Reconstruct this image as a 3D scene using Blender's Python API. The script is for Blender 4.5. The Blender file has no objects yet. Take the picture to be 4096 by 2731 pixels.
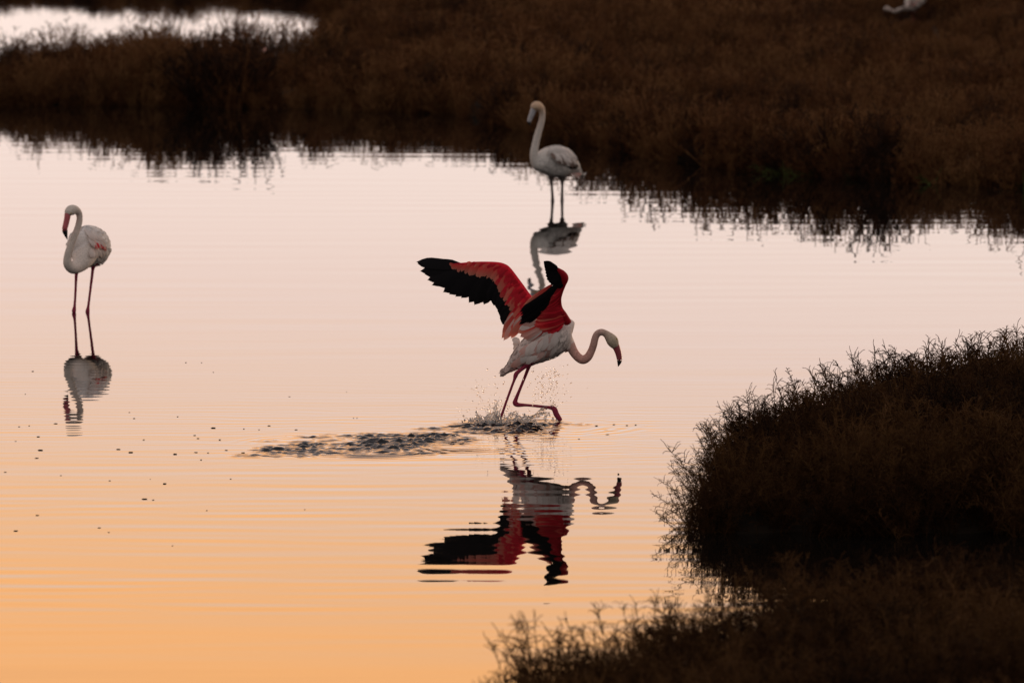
import bpy, bmesh, math, random
import numpy as np
from mathutils import Vector, Matrix
from mathutils.bvhtree import BVHTree

random.seed(7)
rng = np.random.default_rng(11)
scene = bpy.context.scene
R = math.radians

# ------------------------------------------------------------------ camera
CAM_H = 4.2
PITCH = R(4.22)
F = 31000.0                    # focal length in photo pixels (photo is 4096 wide)
cam_data = bpy.data.cameras.new("camera")
cam = bpy.data.objects.new("camera", cam_data)
scene.collection.objects.link(cam)
cam.location = (0, 0, CAM_H)
cam.rotation_euler = (R(90) - PITCH, 0, 0)
cam_data.sensor_width = 36.0
cam_data.lens = 36.0 * F / 4096.0
cam_data.clip_start = 0.5
cam_data.clip_end = 12000
cam_data.dof.use_dof = True
cam_data.dof.focus_distance = 50.1
cam_data.dof.aperture_fstop = 5.6
scene.camera = cam

# ------------------------------------------------------------------ sky
SUN_EL, SUN_AZ = 3.0, 38.0     # sun just above the horizon, beyond the pond and to the right
world = bpy.data.worlds.new("World")
scene.world = world
world.use_nodes = True
nt = world.node_tree
nt.nodes.clear()
N = nt.nodes.new
L = nt.links.new
out = N("ShaderNodeOutputWorld")
bg = N("ShaderNodeBackground")
sky = N("ShaderNodeTexSky")
sky.sky_type = 'NISHITA'
sky.sun_disc = False
sky.sun_elevation = R(SUN_EL)
sky.sun_rotation = R(SUN_AZ)
sky.dust_density = 3.0
tc = N("ShaderNodeTexCoord")
sep = N("ShaderNodeSeparateXYZ")
L(tc.outputs["Generated"], sep.inputs[0])
ramp = N("ShaderNodeValToRGB")
cr = ramp.color_ramp
STOPS = [(0.0, (1.20, 0.96, 0.85)), (0.050, (1.20, 0.985, 0.90)), (0.071, (1.22, 0.93, 0.825)), (0.0865, (1.29, 0.895, 0.70)),
         (0.0968, (1.40, 0.865, 0.56)), (0.1072, (1.56, 0.85, 0.43)), (0.120, (1.80, 0.87, 0.34)), (0.17, (1.45, 0.72, 0.34)),
         (0.27, (0.85, 0.56, 0.42)), (0.48, (0.50, 0.43, 0.43)), (1.0, (0.34, 0.33, 0.38))]
while len(cr.elements) < len(STOPS):
    cr.elements.new(0.5)
for e, (p, c) in zip(cr.elements, STOPS):
    e.position = p
    e.color = (c[0] / 2, c[1] / 2, c[2] / 2, 1)
slant = N("ShaderNodeMapRange"); slant.interpolation_type = 'SMOOTHSTEP'
slant.inputs["From Min"].default_value = -0.22; slant.inputs["From Max"].default_value = 0.22
slant.inputs["To Min"].default_value = 0.016; slant.inputs["To Max"].default_value = -0.016
L(sep.outputs["X"], slant.inputs["Value"])
zadd = N("ShaderNodeMath"); zadd.operation = 'ADD'
L(sep.outputs["Z"], zadd.inputs[0]); L(slant.outputs[0], zadd.inputs[1])
L(zadd.outputs[0], ramp.inputs[0])
dbl = N("ShaderNodeVectorMath"); dbl.operation = 'SCALE'; dbl.inputs["Scale"].default_value = 2.0
L(ramp.outputs[0], dbl.inputs[0])
az = N("ShaderNodeMapRange"); az.interpolation_type = 'SMOOTHSTEP'
az.inputs["From Min"].default_value = -0.5
az.inputs["From Max"].default_value = 0.85
L(sep.outputs["Y"], az.inputs["Value"])
mixb = N("ShaderNodeMix"); mixb.data_type = 'RGBA'
mixb.inputs[6].default_value = (0.43, 0.39, 0.38, 1)     # dusk sky behind the camera
L(az.outputs[0], mixb.inputs[0])
L(dbl.outputs[0], mixb.inputs[7])
nsc = N("ShaderNodeVectorMath"); nsc.operation = 'SCALE'; nsc.inputs["Scale"].default_value = 0.012
L(sky.outputs[0], nsc.inputs[0])
addn = N("ShaderNodeVectorMath"); addn.operation = 'ADD'
L(nsc.outputs[0], addn.inputs[0])
L(mixb.outputs[2], addn.inputs[1])
L(addn.outputs[0], bg.inputs[0])
bg.inputs[1].default_value = 1.0
L(bg.outputs[0], out.inputs[0])

sun_data = bpy.data.lights.new("sun", 'SUN')
sun_data.energy = 0.7
sun_data.angle = R(10)
sun_data.color = (1.0, 0.72, 0.48)
sun = bpy.data.objects.new("sun", sun_data)
scene.collection.objects.link(sun)
sun.rotation_euler = (R(90 - SUN_EL), 0, R(180 - SUN_AZ))

scene.view_settings.view_transform = 'Standard'
scene.view_settings.look = 'None'
scene.view_settings.exposure = 0.0
scene.view_settings.gamma = 1.0
scene.view_settings.use_curve_mapping = False
scene.cycles.caustics_reflective = False

# ------------------------------------------------------------------ photo pixel helpers
SP, CP = math.sin(PITCH), math.cos(PITCH)
def ray(px, py):
    u = (px - 2048.0) / F
    v = -(py - 1365.5) / F
    return Vector((u, CP + v * SP, -SP + v * CP))
def unp(px, py, Y):
    d = ray(px, py)
    t = Y / d.y
    return Vector((d.x * t, Y, CAM_H + d.z * t))
def gnd(px, py, z=0.0):
    d = ray(px, py)
    t = (z - CAM_H) / d.z
    return Vector((d.x * t, d.y * t, z))
S = 4096.0 / 2352.0            # measured on a 2352 wide view of the photo
def gd(x, y, z=0.0):
    return gnd(x * S, y * S, z)

# ------------------------------------------------------------------ object helpers
COL = scene.collection
def link(o):
    COL.objects.link(o)
    return o
def mesh_obj(name, verts, faces, mat, parent=None, smooth=True):
    me = bpy.data.meshes.new(name)
    me.from_pydata([tuple(v) for v in verts], [], [tuple(f) for f in faces])
    if mat: me.materials.append(mat)
    if smooth:
        me.polygons.foreach_set("use_smooth", [True] * len(me.polygons))
    me.update()
    o = bpy.data.objects.new(name, me)
    link(o)
    if parent is not None: adopt(o, parent)
    return o
def np_mesh(name, V, Fq, mat, smooth=True):
    """fast mesh from arrays; Fq is (n,3) or (n,4)"""
    me = bpy.data.meshes.new(name)
    V = np.asarray(V, dtype=np.float32); Fq = np.asarray(Fq, dtype=np.int32)
    n, k = Fq.shape
    me.vertices.add(len(V)); me.vertices.foreach_set("co", V.ravel())
    me.loops.add(n * k); me.loops.foreach_set("vertex_index", Fq.ravel())
    me.polygons.add(n)
    me.polygons.foreach_set("loop_start", np.arange(0, n * k, k, dtype=np.int32))
    me.polygons.foreach_set("use_smooth", np.full(n, smooth))
    me.update(calc_edges=True)
    if mat: me.materials.append(mat)
    return me
BASES = {}
def adopt(o, parent):
    o.parent = parent
    if parent.name in BASES:
        o.matrix_parent_inverse = Matrix.Translation(-BASES[parent.name])
def thing(name, label, cat, loc, group=None):
    o = bpy.data.objects.new(name, None)
    o.empty_display_size = 0.1
    link(o)
    o.location = loc
    BASES[o.name] = Vector(loc)
    tag(o, label, cat, group)
    return o
def tag(o, label, cat, group=None, kind=None):
    if label: o["label"] = label
    if cat: o["category"] = cat
    if group: o["group"] = group
    if kind: o["kind"] = kind
    return o

# ------------------------------------------------------------------ materials
def new_mat(name):
    m = bpy.data.materials.new(name)
    m.use_nodes = True
    b = m.node_tree.nodes["Principled BSDF"]
    return m, m.node_tree, b
def simple_mat(name, col, rough=0.6, var=0.25, scale=30.0, spec=0.3, transl=0.0, stretch=None, tip=None, tip_from=0.45):
    m, t, b = new_mat(name)
    tcn = t.nodes.new("ShaderNodeTexCoord")
    mp = t.nodes.new("ShaderNodeMapping")
    if stretch: mp.inputs["Scale"].default_value = stretch
    nz = t.nodes.new("ShaderNodeTexNoise"); nz.inputs["Scale"].default_value = scale
    nz.inputs["Detail"].default_value = 4
    mr = t.nodes.new("ShaderNodeMapRange")
    mr.inputs["To Min"].default_value = 1 - var; mr.inputs["To Max"].default_value = 1 + var
    mr.inputs["From Min"].default_value = 0.3; mr.inputs["From Max"].default_value = 0.7
    oi = t.nodes.new("ShaderNodeObjectInfo")
    mo = t.nodes.new("ShaderNodeMapRange")
    mo.inputs["To Min"].default_value = 1 - var * 0.8; mo.inputs["To Max"].default_value = 1 + var * 0.8
    mul = t.nodes.new("ShaderNodeMath"); mul.operation = 'MULTIPLY'
    sc = t.nodes.new("ShaderNodeVectorMath"); sc.operation = 'SCALE'
    sc.inputs[0].default_value = col
    t.links.new(tcn.outputs["Object"], mp.inputs[0]); t.links.new(mp.outputs[0], nz.inputs["Vector"])
    t.links.new(nz.outputs["Fac"], mr.inputs["Value"])
    t.links.new(oi.outputs["Random"], mo.inputs["Value"])
    t.links.new(mr.outputs[0], mul.inputs[0]); t.links.new(mo.outputs[0], mul.inputs[1])
    t.links.new(mul.outputs[0], sc.inputs["Scale"])
    if tip:
        sx = t.nodes.new("ShaderNodeSeparateXYZ"); t.links.new(tcn.outputs["Object"], sx.inputs[0])
        wob = t.nodes.new("ShaderNodeMath"); wob.operation = 'MULTIPLY_ADD'; wob.inputs[1].default_value = 0.5
        t.links.new(nz.outputs["Fac"], wob.inputs[0]); t.links.new(sx.outputs["X"], wob.inputs[2])
        tr_ = t.nodes.new("ShaderNodeMapRange"); tr_.interpolation_type = 'SMOOTHSTEP'
        tr_.inputs["From Min"].default_value = tip_from + .25; tr_.inputs["From Max"].default_value = 1.28
        t.links.new(wob.outputs[0], tr_.inputs["Value"])
        mxc = t.nodes.new("ShaderNodeMix"); mxc.data_type = 'RGBA'
        mxc.inputs[6].default_value = (*col, 1); mxc.inputs[7].default_value = (*tip, 1)
        t.links.new(tr_.outputs[0], mxc.inputs[0]); t.links.new(mxc.outputs[2], sc.inputs[0])
    t.links.new(sc.outputs[0], b.inputs["Base Color"])
    b.inputs["Roughness"].default_value = rough
    b.inputs["Specular IOR Level"].default_value = spec
    if transl > 0:
        tr = t.nodes.new("ShaderNodeBsdfTranslucent")
        t.links.new(sc.outputs[0], tr.inputs[0])
        mx = t.nodes.new("ShaderNodeMixShader"); mx.inputs[0].default_value = transl
        t.links.new(b.outputs[0], mx.inputs[1]); t.links.new(tr.outputs[0], mx.inputs[2])
        t.links.new(mx.outputs[0], t.nodes["Material Output"].inputs[0])
    return m
FE = (4, 60, 60)
M_BLACK = simple_mat("feather_black", (0.006, 0.005, 0.006), 0.7, 0.3, 3, 0.1, 0.03, FE)
M_RED = simple_mat("feather_red", (0.78, 0.020, 0.045), 0.65, 0.25, 3, 0.2, 0.35, FE, (0.82, 0.13, 0.11), .5)
M_DRED = simple_mat("feather_dark_red", (0.56, 0.012, 0.028), 0.65, 0.25, 3, 0.2, 0.3, FE, (0.68, 0.05, 0.05), .5)
M_SALMON = simple_mat("feather_salmon", (0.78, 0.09, 0.075), 0.7, 0.15, 3, 0.2, 0.35, FE, (0.80, 0.30, 0.21), .2)
M_PINK = simple_mat("feather_pink", (0.78, 0.52, 0.46), 0.7, 0.12, 3, 0.2, 0.3, FE, (0.80, 0.40, 0.33), .4)
M_WHITE = simple_mat("feather_white", (0.84, 0.75, 0.70), 0.75, 0.12, 3, 0.2, 0.25, FE, (0.74, 0.62, 0.56), .5)
M_GREYW = simple_mat("feather_grey_white", (0.72, 0.66, 0.62), 0.75, 0.14, 3, 0.2, 0.2, FE, (0.56, 0.50, 0.46), .5)
M_BROWN = simple_mat("feather_brown", (0.20, 0.14, 0.115), 0.75, 0.25, 3, 0.2, 0.1, FE)
M_BILL = simple_mat("bill_pink", (0.42, 0.075, 0.09), 0.35, 0.2, 25, 0.5)
M_BILLG = simple_mat("bill_grey", (0.36, 0.35, 0.37), 0.4, 0.2, 25, 0.5)
M_BILLT = simple_mat("bill_black", (0.008, 0.008, 0.009), 0.35, 0.2, 25, 0.5)
M_EYE = simple_mat("eye_yellow", (0.55, 0.38, 0.06), 0.15, 0.05, 5, 0.6)
M_PUPIL = simple_mat("eye_pupil", (0.005, 0.005, 0.005), 0.1, 0.05, 5, 0.6)

def skin_mat():
    m, t, b = new_mat("bird_skin_and_down")
    at = t.nodes.new("ShaderNodeAttribute"); at.attribute_name = "Col"
    tcn = t.nodes.new("ShaderNodeTexCoord")
    nz = t.nodes.new("ShaderNodeTexNoise"); nz.inputs["Scale"].default_value = 90; nz.inputs["Detail"].default_value = 5
    t.links.new(tcn.outputs["Object"], nz.inputs["Vector"])
    mr = t.nodes.new("ShaderNodeMapRange"); mr.inputs["From Min"].default_value = 0.3; mr.inputs["From Max"].default_value = 0.7
    mr.inputs["To Min"].default_value = 0.78; mr.inputs["To Max"].default_value = 1.15
    t.links.new(nz.outputs["Fac"], mr.inputs["Value"])
    sc = t.nodes.new("ShaderNodeVectorMath"); sc.operation = 'SCALE'
    t.links.new(at.outputs["Color"], sc.inputs[0]); t.links.new(mr.outputs[0], sc.inputs["Scale"])
    t.links.new(sc.outputs[0], b.inputs["Base Color"])
    bp = t.nodes.new("ShaderNodeBump"); bp.inputs["Strength"].default_value = 0.5; bp.inputs["Distance"].default_value = 0.004
    t.links.new(nz.outputs["Fac"], bp.inputs["Height"]); t.links.new(bp.outputs[0], b.inputs["Normal"])
    b.inputs["Roughness"].default_value = 0.75
    b.inputs["Specular IOR Level"].default_value = 0.2
    return m
M_SKIN = skin_mat()

def water_mat():
    m, t, b = new_mat("pond_water")
    b.inputs["Base Color"].default_value = (0.005, 0.0042, 0.0036, 1)
    b.inputs["Roughness"].default_value = 0.012
    b.inputs["IOR"].default_value = 1.333
    return m
M_WATER = water_mat()
def splash_mat(name, foam):
    m, t, b = new_mat(name)
    b.inputs["Base Color"].default_value = (0.95, 0.93, 0.91, 1)
    b.inputs["Roughness"].default_value = 0.05
    b.inputs["IOR"].default_value = 1.333
    b.inputs["Transmission Weight"].default_value = 1.0
    if foam:                                   # air beaten into the water scatters light
        tr = t.nodes.new("ShaderNodeBsdfTranslucent"); tr.inputs[0].default_value = (0.9, 0.88, 0.86, 1)
        df = t.nodes.new("ShaderNodeBsdfDiffuse"); df.inputs[0].default_value = (0.85, 0.83, 0.81, 1)
        m1 = t.nodes.new("ShaderNodeMixShader"); m1.inputs[0].default_value = 0.4
        t.links.new(tr.outputs[0], m1.inputs[1]); t.links.new(df.outputs[0], m1.inputs[2])
        nz = t.nodes.new("ShaderNodeTexNoise"); nz.inputs["Scale"].default_value = 18; nz.inputs["Detail"].default_value = 4
        tcn = t.nodes.new("ShaderNodeTexCoord"); t.links.new(tcn.outputs["Object"], nz.inputs["Vector"])
        mr = t.nodes.new("ShaderNodeMapRange"); mr.inputs["From Min"].default_value = .42; mr.inputs["From Max"].default_value = .62
        mr.inputs["To Min"].default_value = .12; mr.inputs["To Max"].default_value = .75
        t.links.new(nz.outputs["Fac"], mr.inputs["Value"])
        m2 = t.nodes.new("ShaderNodeMixShader")
        t.links.new(mr.outputs[0], m2.inputs[0]); t.links.new(b.outputs[0], m2.inputs[1]); t.links.new(m1.outputs[0], m2.inputs[2])
        t.links.new(m2.outputs[0], t.nodes["Material Output"].inputs[0])
    return m
M_SPLASH = splash_mat("splash_water", True)
M_DROP = splash_mat("droplet_water", False)
def mud_mat():
    m, t, b = new_mat("marsh_mud")
    tcn = t.nodes.new("ShaderNodeTexCoord")
    nz = t.nodes.new("ShaderNodeTexNoise"); nz.inputs["Scale"].default_value = 1.7; nz.inputs["Detail"].default_value = 8
    t.links.new(tcn.outputs["Object"], nz.inputs["Vector"])
    r = t.nodes.new("ShaderNodeValToRGB")
    r.color_ramp.elements[0].position = 0.35; r.color_ramp.elements[0].color = (0.010, 0.007, 0.005, 1)
    r.color_ramp.elements[1].position = 0.7; r.color_ramp.elements[1].color = (0.026, 0.017, 0.011, 1)
    t.links.new(nz.outputs["Fac"], r.inputs[0]); t.links.new(r.outputs[0], b.inputs["Base Color"])
    bp = t.nodes.new("ShaderNodeBump"); bp.inputs["Strength"].default_value = 0.6; bp.inputs["Distance"].default_value = 0.03
    t.links.new(nz.outputs["Fac"], bp.inputs["Height"]); t.links.new(bp.outputs[0], b.inputs["Normal"])
    b.inputs["Roughness"].default_value = 0.95
    b.inputs["Specular IOR Level"].default_value = 0.05
    return m
M_MUD = mud_mat()
def plant_mat(name, c1, c2, c3):
    m, t, b = new_mat(name)
    oi = t.nodes.new("ShaderNodeObjectInfo")
    tcn = t.nodes.new("ShaderNodeTexCoord")
    nz = t.nodes.new("ShaderNodeTexNoise"); nz.inputs["Scale"].default_value = 9
    t.links.new(tcn.outputs["Object"], nz.inputs["Vector"])
    ad = t.nodes.new("ShaderNodeMath"); ad.operation = 'ADD'
    sb = t.nodes.new("ShaderNodeMapRange")
    sb.inputs["To Min"].default_value = -0.25; sb.inputs["To Max"].default_value = 0.25
    t.links.new(oi.outputs["Random"], sb.inputs["Value"])
    nl = t.nodes.new("ShaderNodeTexNoise"); nl.inputs["Scale"].default_value = 0.55; nl.inputs["Detail"].default_value = 3
    t.links.new(oi.outputs["Location"], nl.inputs["Vector"])
    ml = t.nodes.new("ShaderNodeMapRange"); ml.inputs["From Min"].default_value = .32; ml.inputs["From Max"].default_value = .68
    ml.inputs["To Min"].default_value = -.30; ml.inputs["To Max"].default_value = .34
    t.links.new(nl.outputs["Fac"], ml.inputs["Value"])
    ad0 = t.nodes.new("ShaderNodeMath"); ad0.operation = 'ADD'
    t.links.new(sb.outputs[0], ad0.inputs[0]); t.links.new(ml.outputs[0], ad0.inputs[1])
    t.links.new(nz.outputs["Fac"], ad.inputs[0]); t.links.new(ad0.outputs[0], ad.inputs[1])
    r = t.nodes.new("ShaderNodeValToRGB")
    r.color_ramp.elements[0].position = 0.2; r.color_ramp.elements[0].color = (*c1, 1)
    r.color_ramp.elements[1].position = 0.8; r.color_ramp.elements[1].color = (*c3, 1)
    e = r.color_ramp.elements.new(0.5); e.color = (*c2, 1)
    t.links.new(ad.outputs[0], r.inputs[0]); t.links.new(r.outputs[0], b.inputs["Base Color"])
    b.inputs["Roughness"].default_value = 0.85
    b.inputs["Specular IOR Level"].default_value = 0.04
    return m
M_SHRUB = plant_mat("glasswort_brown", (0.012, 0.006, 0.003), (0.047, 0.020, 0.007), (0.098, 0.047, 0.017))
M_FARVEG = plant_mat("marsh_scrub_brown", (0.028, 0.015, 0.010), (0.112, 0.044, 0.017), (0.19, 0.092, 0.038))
M_GREEN = plant_mat("sprout_green", (0.06, 0.07, 0.02), (0.09, 0.10, 0.03), (0.14, 0.14, 0.05))
M_DEBRIS = simple_mat("floating_debris", (0.02, 0.016, 0.013), 0.7, 0.3, 40, 0.2)

# ------------------------------------------------------------------ shore lines (from the photo, on the water plane)
def poly_fn(pts):
    xs = [p[0] for p in pts]; ys = [p[1] for p in pts]
    return lambda x: np.interp(x, xs, ys)
def line(pts):
    w = sorted([(gd(x, y).x, gd(x, y).y) for x, y in pts])
    return poly_fn(w)
far_edge = line([(-500, 246), (0, 240), (400, 243), (700, 250), (1050, 262), (1180, 296), (1320, 322), (1450, 352),
                 (1700, 393), (2000, 415), (2352, 432), (2900, 445)])
prom_far = line([(1575, 1205), (1620, 1165), (1700, 1110), (1850, 1060), (2000, 1030), (2200, 990), (2400, 955), (2900, 915)])
prom_near = line([(1575, 1217), (1650, 1226), (1800, 1232), (2000, 1232), (2400, 1228), (2900, 1225)])
PX0 = gd(1575, 1213).x
near_edge = line([(700, 1990), (1090, 1880), (1180, 1765), (1300, 1690), (1550, 1606), (1700, 1566), (1900, 1520),
                  (2100, 1480), (2400, 1490), (2900, 1500)])
ISL_FAR = 104.5
FAR_SHORE = 149.5
def pond_right(y):             # the far pond's right shore, in x at distance y
    return (((860 - (y - 104) * 2.6) * S - 2048) / F) * y + 0.25 * np.sin(y * 0.7)
def land_depth(x, y):
    """positive on land, roughly metres from the shore"""
    x = np.asarray(x, float); y = np.asarray(y, float)
    wob = 0.10 * np.sin(x * 5.1 + y) + 0.07 * np.sin(x * 11.3 - y * 2.0)
    a = y - (far_edge(x) + 1.5 * wob)
    isl = ISL_FAR - y + 2 * wob
    right = (x - pond_right(y)) * 2.0
    beyond = y - (FAR_SHORE + 3 * wob)
    a = np.minimum(a, np.maximum(np.maximum(isl, right), beyond))
    b = np.minimum(np.minimum(prom_far(x) + wob - y, y - prom_near(x) - wob), (x - PX0) * 1.5)
    c = (near_edge(x) + wob) - y
    return np.maximum(np.maximum(a, b), c)
def ground_z(x, y):
    d = land_depth(x, y)
    z = -0.36 + 0.46 * np.clip((d + 0.25) / 0.6, 0, 1)
    z = z + np.where(d > 0, 0.05 * np.clip(d, 0, 1) * (0.5 + 0.5 * np.sin(x * 1.3 + 0.4 * y) * np.sin(y * 0.9)), 0)
    return z

def axis(*segs):
    out_ = []
    for a, b, step in segs:
        n = max(1, int(round((b - a) / step)))
        out_ += list(np.linspace(a, b, n, endpoint=False))
    out_.append(segs[-1][1])
    return np.array(out_)
def grid_mesh(name, xs, ys, z, mat, smooth=True):
    X, Y = np.meshgrid(xs, ys)
    V = np.stack([X, Y, z(X, Y)], -1).reshape(-1, 3)
    nx, ny = len(xs), len(ys)
    i = np.arange(nx * ny).reshape(ny, nx)
    Fq = np.stack([i[:-1, :-1], i[:-1, 1:], i[1:, 1:], i[1:, :-1]], -1).reshape(-1, 4)
    me = np_mesh(name, V, Fq, mat, smooth)
    return link(bpy.data.objects.new(name, me))

ground = grid_mesh("ground", axis((-6000, -200, 800), (-200, -20, 20), (-20, 20, 0.25), (20, 200, 20), (200, 6000, 800)),
                   axis((-300, 20, 40), (20, 30, 2), (30, 55, 0.25), (55, 75, 3), (75, 110, 0.25), (110, 156, 0.8), (156, 400, 30), (400, 9000, 900)),
                   ground_z, M_MUD)
ground["kind"] = "structure"

# ------------------------------------------------------------------ water with real ripples
def waves(n, lam0, lam1, slope, spread, seed):
    g = np.random.default_rng(seed)
    lam = np.exp(g.uniform(np.log(lam0), np.log(lam1), n))
    th = g.normal(0, spread, n) + np.pi / 2
    ph = g.uniform(0, 2 * np.pi, n)
    k = 2 * np.pi / lam
    a = slope / k * math.sqrt(2.0 / n)
    def h(X, Y):
        o = np.zeros_like(X)
        for i in range(n):
            o += a[i] * np.cos(k[i] * (np.cos(th[i]) * X + np.sin(th[i]) * Y) + ph[i])
        return o
    return h
def sm(t):
    t = np.clip(t, 0, 1)
    return t * t * (3 - 2 * t)
def blob(X, Y, x, y, rx, ry):
    return np.exp(-(((X - x) / rx) ** 2 + ((Y - y) / ry) ** 2))
w_swell = waves(26, 0.7, 2.0, 0.0007, 0.16, 1)
w_near = waves(40, 0.26, 0.60, 0.0030, 0.13, 2)
w_fine = waves(30, 0.13, 0.30, 0.0042, 0.25, 3)
w_dist = waves(40, 0.07, 0.20, 0.045, 0.55, 4)
w_turb = waves(70, 0.038, 0.12, 0.46, 0.75, 5)
w_turb2 = waves(36, 0.09, 0.26, 0.26, 0.9, 6)
w_far = waves(24, 0.6, 1.6, 0.0011, 0.10, 8)
TURB = []       # centres of the trodden water: x, y, rx, ry, weight
def tb(x, y, rx, ry, w):
    p = gd(x, y)
    TURB.append((p.x, p.y, rx, ry, w))
for a in [(640, 1034, .16, .34, .55), (720, 1030, .22, .50, .75), (800, 1028, .22, .52, .8), (880, 1022, .22, .50, .95),
          (950, 1012, .20, .46, 1.0), (1010, 1005, .16, .40, .8), (850, 1002, .25, .22, .8), (1075, 984, .14, .36, 1.0),
          (1130, 982, .16, .42, 1.2), (1190, 982, .16, .42, 1.2), (1250, 978, .12, .30, .6), (1285, 972, .10, .24, .4),
          (740, 1004, .25, .12, .35), (1020, 985, .2, .12, .45), (580, 1045, .2, .2, .30), (690, 1048, .3, .12, .3), (900, 1040, .3, .14, .4), (1040, 1012, .14, .3, .7), (1330, 975, .12, .15, .25), (1180, 965, .3, .12, .4), (620, 1012, .2, .1, .25)]:
    tb(*a)
def water_z(X, Y):
    near = (1 - sm((Y - 45) / 6.0)) * sm((Y - 35.5) / 4.0) * (0.45 + 0.75 * sm(0.5 + 0.6 * np.sin(X * 1.1 + Y * .55 + 1) * np.sin(Y * .8 - X * .45)))
    far = sm((Y - 56) / 10.0)
    band = np.maximum(blob(X, Y, -1.0, 50.2, 5, 2.6), .9 * blob(X, Y, -3.4, 52.5, 1.6, 3.2))
    z = w_swell(X, Y) * (1 - 0.6 * far) + w_near(X, Y) * (0.16 + 1.1 * near) * (1 - 0.75 * far)
    z += w_fine(X, Y) * (0.05 + 0.9 * band) * (1 - far)
    z += w_far(X, Y) * far
    m = (Y > 43) & (Y < 55) & (X > -5) & (X < 3.5)
    x, y = X[m], Y[m]
    zz = np.zeros_like(x)
    d = 0.16 * blob(x, y, 0.05, 48.2, 1.0, 2.0) + 0.10 * blob(x, y, -1.0, 48.6, 1.9, 1.5) + 0.12 * blob(x, y, 0.9, 49.4, .9, .8)
    zz += w_dist(x, y) * d
    T = np.zeros_like(x)
    for tx, ty, rx, ry, w in TURB:
        T = np.maximum(T, w * blob(x, y, tx, ty, rx, ry))
    lump = np.clip(0.85 + 1.1 * np.sin(x * 13 + 3 * np.sin(y * 5)) * np.sin(y * 9 + x * 6) + .5 * np.sin(x * 31 + y * 14) * np.sin(y * 23), .35, 1.3)
    T2 = np.clip(T * 1.75 - .15, 0, 1.45) * lump
    t1 = w_turb(x, y)
    zz += T2 * (t1 + 0.008 - 0.8 * np.abs(w_turb2(x, y))) * 0.95
    # rings spreading from the steps
    for cx, cy, r0, am, lam in [(-1.05, 48.1, .62, .0035, .09), (-.45, 48.5, .60, .0030, .10), (.1, 49.6, .6, .0010, .10), (0.36, 50.2, .3, .0014, .08)]:
        r = np.hypot(x - cx, (y - cy) * 0.8)
        zz += am * np.exp(-((r - r0) / 0.16) ** 2) * np.cos(2 * np.pi * r / lam + 1.5 * np.sin(x * 5)) * np.clip(.55 + .9 * np.sin(x * 3.3 + y * 2 + cx * 9), 0, 1) * (0.15 + 0.85 * sm((cy - y) / .4 + .3))
    z[m] += zz
    return z
wx = axis((-400, -40, 60), (-40, -8, 2), (-8, -4, .25), (-4, -2, .12), (-2, 0.9, .013), (0.9, 4, .1), (4, 8, .25), (8, 40, 2), (40, 400, 60))
wy = axis((-60, 30, 15), (30, 34, .15), (34, 46.6, .05), (46.6, 50.8, .015), (50.8, 62, .055), (62, 112, .11), (112, 150, .2), (150, 170, 2))
water = grid_mesh("water", wx, wy, water_z, M_WATER)
water["kind"] = "structure"

# ------------------------------------------------------------------ tubes and birds
def tube(path, radii, n=12, up=Vector((0, 0, 1)), flat=None):
    """swept ring mesh; flat = list of (side, up) radius multipliers"""
    P = [Vector(p) for p in path]
    V, Fc = [], []
    for i, p in enumerate(P):
        t = (P[min(i + 1, len(P) - 1)] - P[max(i - 1, 0)]).normalized()
        s = t.cross(up)
        if s.length < 1e-3: s = t.cross(Vector((1, 0, 0)))
        s.normalize()
        u = s.cross(t).normalized()
        fs, fu = flat[i] if flat else (1, 1)
        for k in range(n):
            a = 2 * math.pi * k / n
            V.append(p + s * (math.cos(a) * radii[i] * fs) + u * (math.sin(a) * radii[i] * fu))
    for i in range(len(P) - 1):
        for k in range(n):
            Fc.append((i * n + k, i * n + (k + 1) % n, (i + 1) * n + (k + 1) % n, (i + 1) * n + k))
    a, b = len(V), len(V) + 1
    V += [P[0], P[-1]]
    for k in range(n):
        Fc.append((a, (k + 1) % n, k))
        j = (len(P) - 1) * n
        Fc.append((b, j + k, j + (k + 1) % n))
    return V, Fc
def spline(pts, m=6):
    """Catmull-Rom through 4-tuples/5-tuples"""
    A = np.array(pts, float)
    B = np.vstack([2 * A[0] - A[1], A, 2 * A[-1] - A[-2]])
    o = []
    for i in range(1, len(B) - 2):
        for j in range(m):
            t = j / m
            p0, p1, p2, p3 = B[i - 1], B[i], B[i + 1], B[i + 2]
            o.append(0.5 * (2 * p1 + (p2 - p0) * t + (2 * p0 - 5 * p1 + 4 * p2 - p3) * t * t + (3 * p1 - p0 - 3 * p2 + p3) * t ** 3))
    o.append(A[-1])
    return np.array(o)

class Frame:
    """turns coordinates read off an enlarged crop of the photo into points at a bird's own distance"""
    def __init__(s, x0, y0, k, Y):
        s.x0, s.y0, s.k, s.Y = x0, y0, k, Y
        s.m = F / Y * k            # crop pixels per metre
    def p(s, x, y, d=0.0):
        return unp(s.x0 + x / s.k, s.y0 + y / s.k, s.Y + d)

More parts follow.
